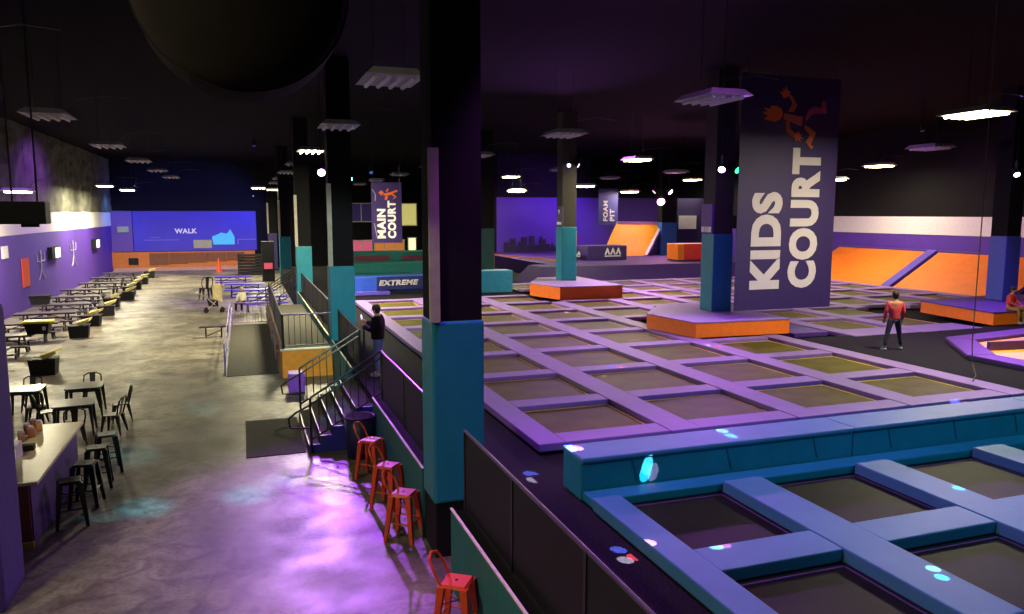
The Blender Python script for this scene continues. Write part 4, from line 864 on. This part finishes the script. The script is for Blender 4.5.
# ------------------------------------------------------------------ people
def skin_obj(name, verts, edges, m, parent, root=0, sub=1):
    me = bpy.data.meshes.new(name); me.from_pydata([v[:3] for v in verts], edges, []); me.materials.append(m)
    o = bpy.data.objects.new(name, me); COL.objects.link(o); o.parent = parent
    md = o.modifiers.new('Skin', 'SKIN'); md.use_smooth_shade = True
    sv = me.skin_vertices[0].data if me.skin_vertices else None
    if sv is None:
        bpy.context.view_layer.objects.active = o; sv = me.skin_vertices[0].data
    for i, v in enumerate(verts):
        r = v[3]; sv[i].radius = (r, r) if not isinstance(r, tuple) else r
        sv[i].use_root = (i == root)
    s = o.modifiers.new('Sub', 'SUBSURF'); s.levels = sub; s.render_levels = sub
    return o
def person(label, loc, rz, J, shirt, trousers, hair=M_HAIR, sleeve='long', shoe=M_SHOE, skin=M_SKIN, scale=1.0, bulk=1.0):
    # faces -Y locally; J maps joint names to positions
    t = thing('person', label, 'person', loc, rz); t.scale = (scale,)*3
    V = []; E = []
    def add(p, r, frm=None):
        V.append((p[0], p[1], p[2], r)); k = len(V)-1
        if frm is not None: E.append((frm, k))
        return k
    pel = add(J['pelvis'], (.15, .11)); 
    wa = add(J['waist'], (.135, .1), pel); chst = add(J['chest'], (.16, .11), wa); nk = add(J['neck'], .055, chst)
    H = Vector(J['head']); hb = add(H+Vector((0, .01, -.09)), .062, nk); hm = add(H, (.08, .098), hb); add(H+Vector((0, .01, .09)), (.062, .075), hm)
    for s in ('L', 'R'):
        sh = add(J['sh'+s], .062, chst); mid = (Vector(J['sh'+s])+Vector(J['el'+s]))/2; um = add(mid, .05, sh); el = add(J['el'+s], .043, um); wr = add(J['wr'+s], .028, el)
        W = Vector(J['wr'+s]); d = (W-Vector(J['el'+s])).normalized(); side = d.cross(Vector((0, 1, .01))).normalized()
        pm = add(W+d*.06, (.035, .02), wr)
        for k, ln in enumerate((.07, .08, .075, .06)):
            o = (k-1.5)*.02; bdir = (d+Vector((0, -.35, 0))).normalized()
            f1 = add(W+d*.095+side*o, .009, pm); f2 = add(W+d*.095+side*o+bdir*ln*.55, .008, f1); add(W+d*.095+side*o+bdir*ln*.55+(bdir+Vector((0, -.4, 0))).normalized()*ln*.45, .007, f2)
        t1 = add(W+d*.04+side*.04, .01, pm); add(W+d*.07+side*.06, .008, t1)
    for s in ('L', 'R'):
        hp = add(J['hp'+s], .09, pel); kn = add(J['kn'+s], .058, hp); an = add(J['an'+s], .04, kn); add(J['to'+s], .035, an)
    skin_obj('body', V, E, skin, t)
    # face
    b = MB(); f = Vector((0, -1, 0)); hr = J.get('hrot', 0); R = Matrix.Rotation(hr, 3, 'Z')
    for s in (-1, 1): b.ball(H+R @ Vector((s*.032, -.092, .0)), .012, 8)
    b.build('eye', M_WTEXT, t)
    b = MB(); b.hull([H+R @ Vector((-.012, -.09, .0)), H+R @ Vector((.012, -.09, .0)), H+R @ Vector((0, -.085, .01))], [H+R @ Vector((-.016, -.1, -.04)), H+R @ Vector((.016, -.1, -.04)), H+R @ Vector((0, -.122, -.035))]); b.build('nose', skin, t)
    b = MB()
    for s in (-1, 1): b.ball(H+R @ Vector((s*.083, .005, -.01)), .026, 8, (.4, .7, 1.2))
    b.build('ear', skin, t)
    MB().ball(H+R @ Vector((0, -.092, -.062)), .02, 8, (1.2, .4, .35)).build('mouth', mat('lips', '#8a4a44', .6), t)
    b = MB(); b.ball(H+R @ Vector((0, .022, .042)), .098, 16, (.98, 1.08, .98)); b.ball(H+R @ Vector((0, .05, -.02)), .085, 12, (.98, .8, 1)); b.build('hair', hair, t, True)
    # shirt
    V = []; E = []
    add0 = add
    def add(p, r, frm=None): return add0(p, tuple(q*bulk for q in r) if isinstance(r, tuple) else r*bulk, frm)
    p = Vector(J['pelvis']); h0 = add(p+Vector((0, 0, -.07)), (.165, .13)); pel = add(p, (.175, .135), h0); wa = add(J['waist'], (.165, .128), pel); ch = add(J['chest'], (.185, .135), wa); add(Vector(J['neck'])+Vector((0, 0, -.03)), .075, ch)
    for s in ('L', 'R'):
        sh = add(J['sh'+s], .072, ch); el = add(J['el'+s] if sleeve == 'long' else (Vector(J['sh'+s])+Vector(J['el'+s]))/2, .056, sh)
        if sleeve == 'long': add(J['wr'+s], .045, el)
    skin_obj('shirt', V, E, shirt, t)
    add = add0
    V = []; E = []
    pel = add(Vector(J['pelvis'])+Vector((0, 0, .04)), (.12, .1)); 
    for s in ('L', 'R'):
        hp = add(J['hp'+s], .112, pel); mid = (Vector(J['hp'+s])+Vector(J['kn'+s]))/2; m1 = add(mid, .092, hp); kn = add(J['kn'+s], .075, m1); add(Vector(J['an'+s])+Vector((0, 0, .03)), .06, kn)
    skin_obj('trousers', V, E, trousers, t)
    for s in ('L', 'R'):
        a = Vector(J['an'+s]); q = Vector(J['to'+s]); d = q-a; d.z = 0; b = MB()
        b.ball(a+Vector((0, 0, -.05)), .055, 10, (1, 1, .75)); b.ball(a+d*.9+Vector((0, 0, -.055)), .05, 10, (1, 1, .7)); b.bar(a+Vector((0, 0, -.055)), a+d*.9+Vector((0, 0, -.058)), .09, .07)
        b.build('shoe', shoe, t)
    return t
def stand_pose():
    return dict(pelvis=(0, 0, .95), waist=(0, 0, 1.1), chest=(0, .01, 1.33), neck=(0, .01, 1.5), head=(0, -.02, 1.62),
                shL=(-.19, .01, 1.4), shR=(.19, .01, 1.4), elL=(-.26, .03, 1.12), elR=(.26, .03, 1.12), wrL=(-.27, -.06, .88), wrR=(.27, -.06, .88),
                hpL=(-.09, 0, .88), hpR=(.09, 0, .88), knL=(-.1, -.02, .5), knR=(.1, -.02, .5), anL=(-.11, .02, .09), anR=(.11, .02, .09), toL=(-.13, -.14, .05), toR=(.13, -.14, .05))
J = stand_pose(); J.update(elL=(-.24, -.1, 1.16), wrL=(-.12, -.34, 1.3), elR=(.25, -.06, 1.13), wrR=(.06, -.33, 1.22), head=(0, -.05, 1.61))
m1 = person('man in black hoodie and blue jeans looking at a phone above the steps', (3.04, 18.7, 1.1), math.radians(-118), J, M_HOOD, M_JEAN, scale=1.02, bulk=1.35)
ph = MB().box(-.04, .04, -.008, .008, 0, .15, .006).build('phone', mat('lit_phone', '#e8ecf8', .3, emit='#dfe8ff', es=1.0)); tag(ph, 'small white phone held up by the man in black hoodie', 'phone')
ph.location = (2.71, 19.0, 2.45); ph.rotation_euler = (.2, 0, math.radians(-118))
J = stand_pose(); J.update(anL=(-.25, -.1, .09), knL=(-.18, -.08, .5), toL=(-.29, -.26, .05), anR=(.25, .12, .09), knR=(.18, .04, .49), toR=(.3, -.03, .05), elR=(.25, .04, 1.13), wrR=(.24, -.1, .9), elL=(-.25, .04, 1.13), wrL=(-.24, -.1, .9))
person('person in red shirt and dark trousers walking away on the black carpet', (17.1, 16.5, 1.28), math.radians(150), J, M_RED, M_DKTR, scale=.95)
J = dict(pelvis=(0, 0, .1), waist=(0, -.01, .25), chest=(0, -.03, .46), neck=(0, -.05, .63), head=(0, -.08, .75), shL=(-.17, -.03, .53), shR=(.17, -.03, .53), elL=(-.23, -.12, .3), elR=(.23, -.12, .3), wrL=(-.13, -.34, .2), wrR=(.13, -.34, .2),
         hpL=(-.1, -.02, .07), hpR=(.1, -.02, .07), knL=(-.15, -.4, .07), knR=(.15, -.4, .07), anL=(-.16, -.42, -.36), anR=(.16, -.42, -.36), toL=(-.17, -.55, -.4), toR=(.17, -.55, -.4))
person('person in red top sitting on the front edge of the right orange platform', (25.15, 19.3, 1.73), math.radians(10), J, M_RED, mat('tan_trousers', '#8a6a3c', .8), scale=.95)
J2 = dict(J); J2.update(anL=(-.16, -.45, -.36), anR=(.16, -.45, -.36))
person('person in cream top seated on the bench end of the nearest purple picnic table', (-.15, 41.68, .45), math.radians(-30), J2, mat('cream_cotton', '#d8d4c0', .8), M_HOOD, hair=mat('pale_hair', '#b8a890', .8))
o = tag(MB().ball((0, 0, .2), .2, 20).build('foam_ball', mat('pale_blue_foam', '#78a8d8', .6), None, True), 'pale blue ball on the carpet cut off by the right edge', 'ball'); o.location = (17.9, 12.6, 1.28)
for o in bpy.data.objects:
    if o.get('label') and len(o['label'].split()) > 16: print('LONG', o['label'])
# drop the bookkeeping property of things built in world coordinates
for o in bpy.data.objects:
    if '_wl' in o: del o['_wl']
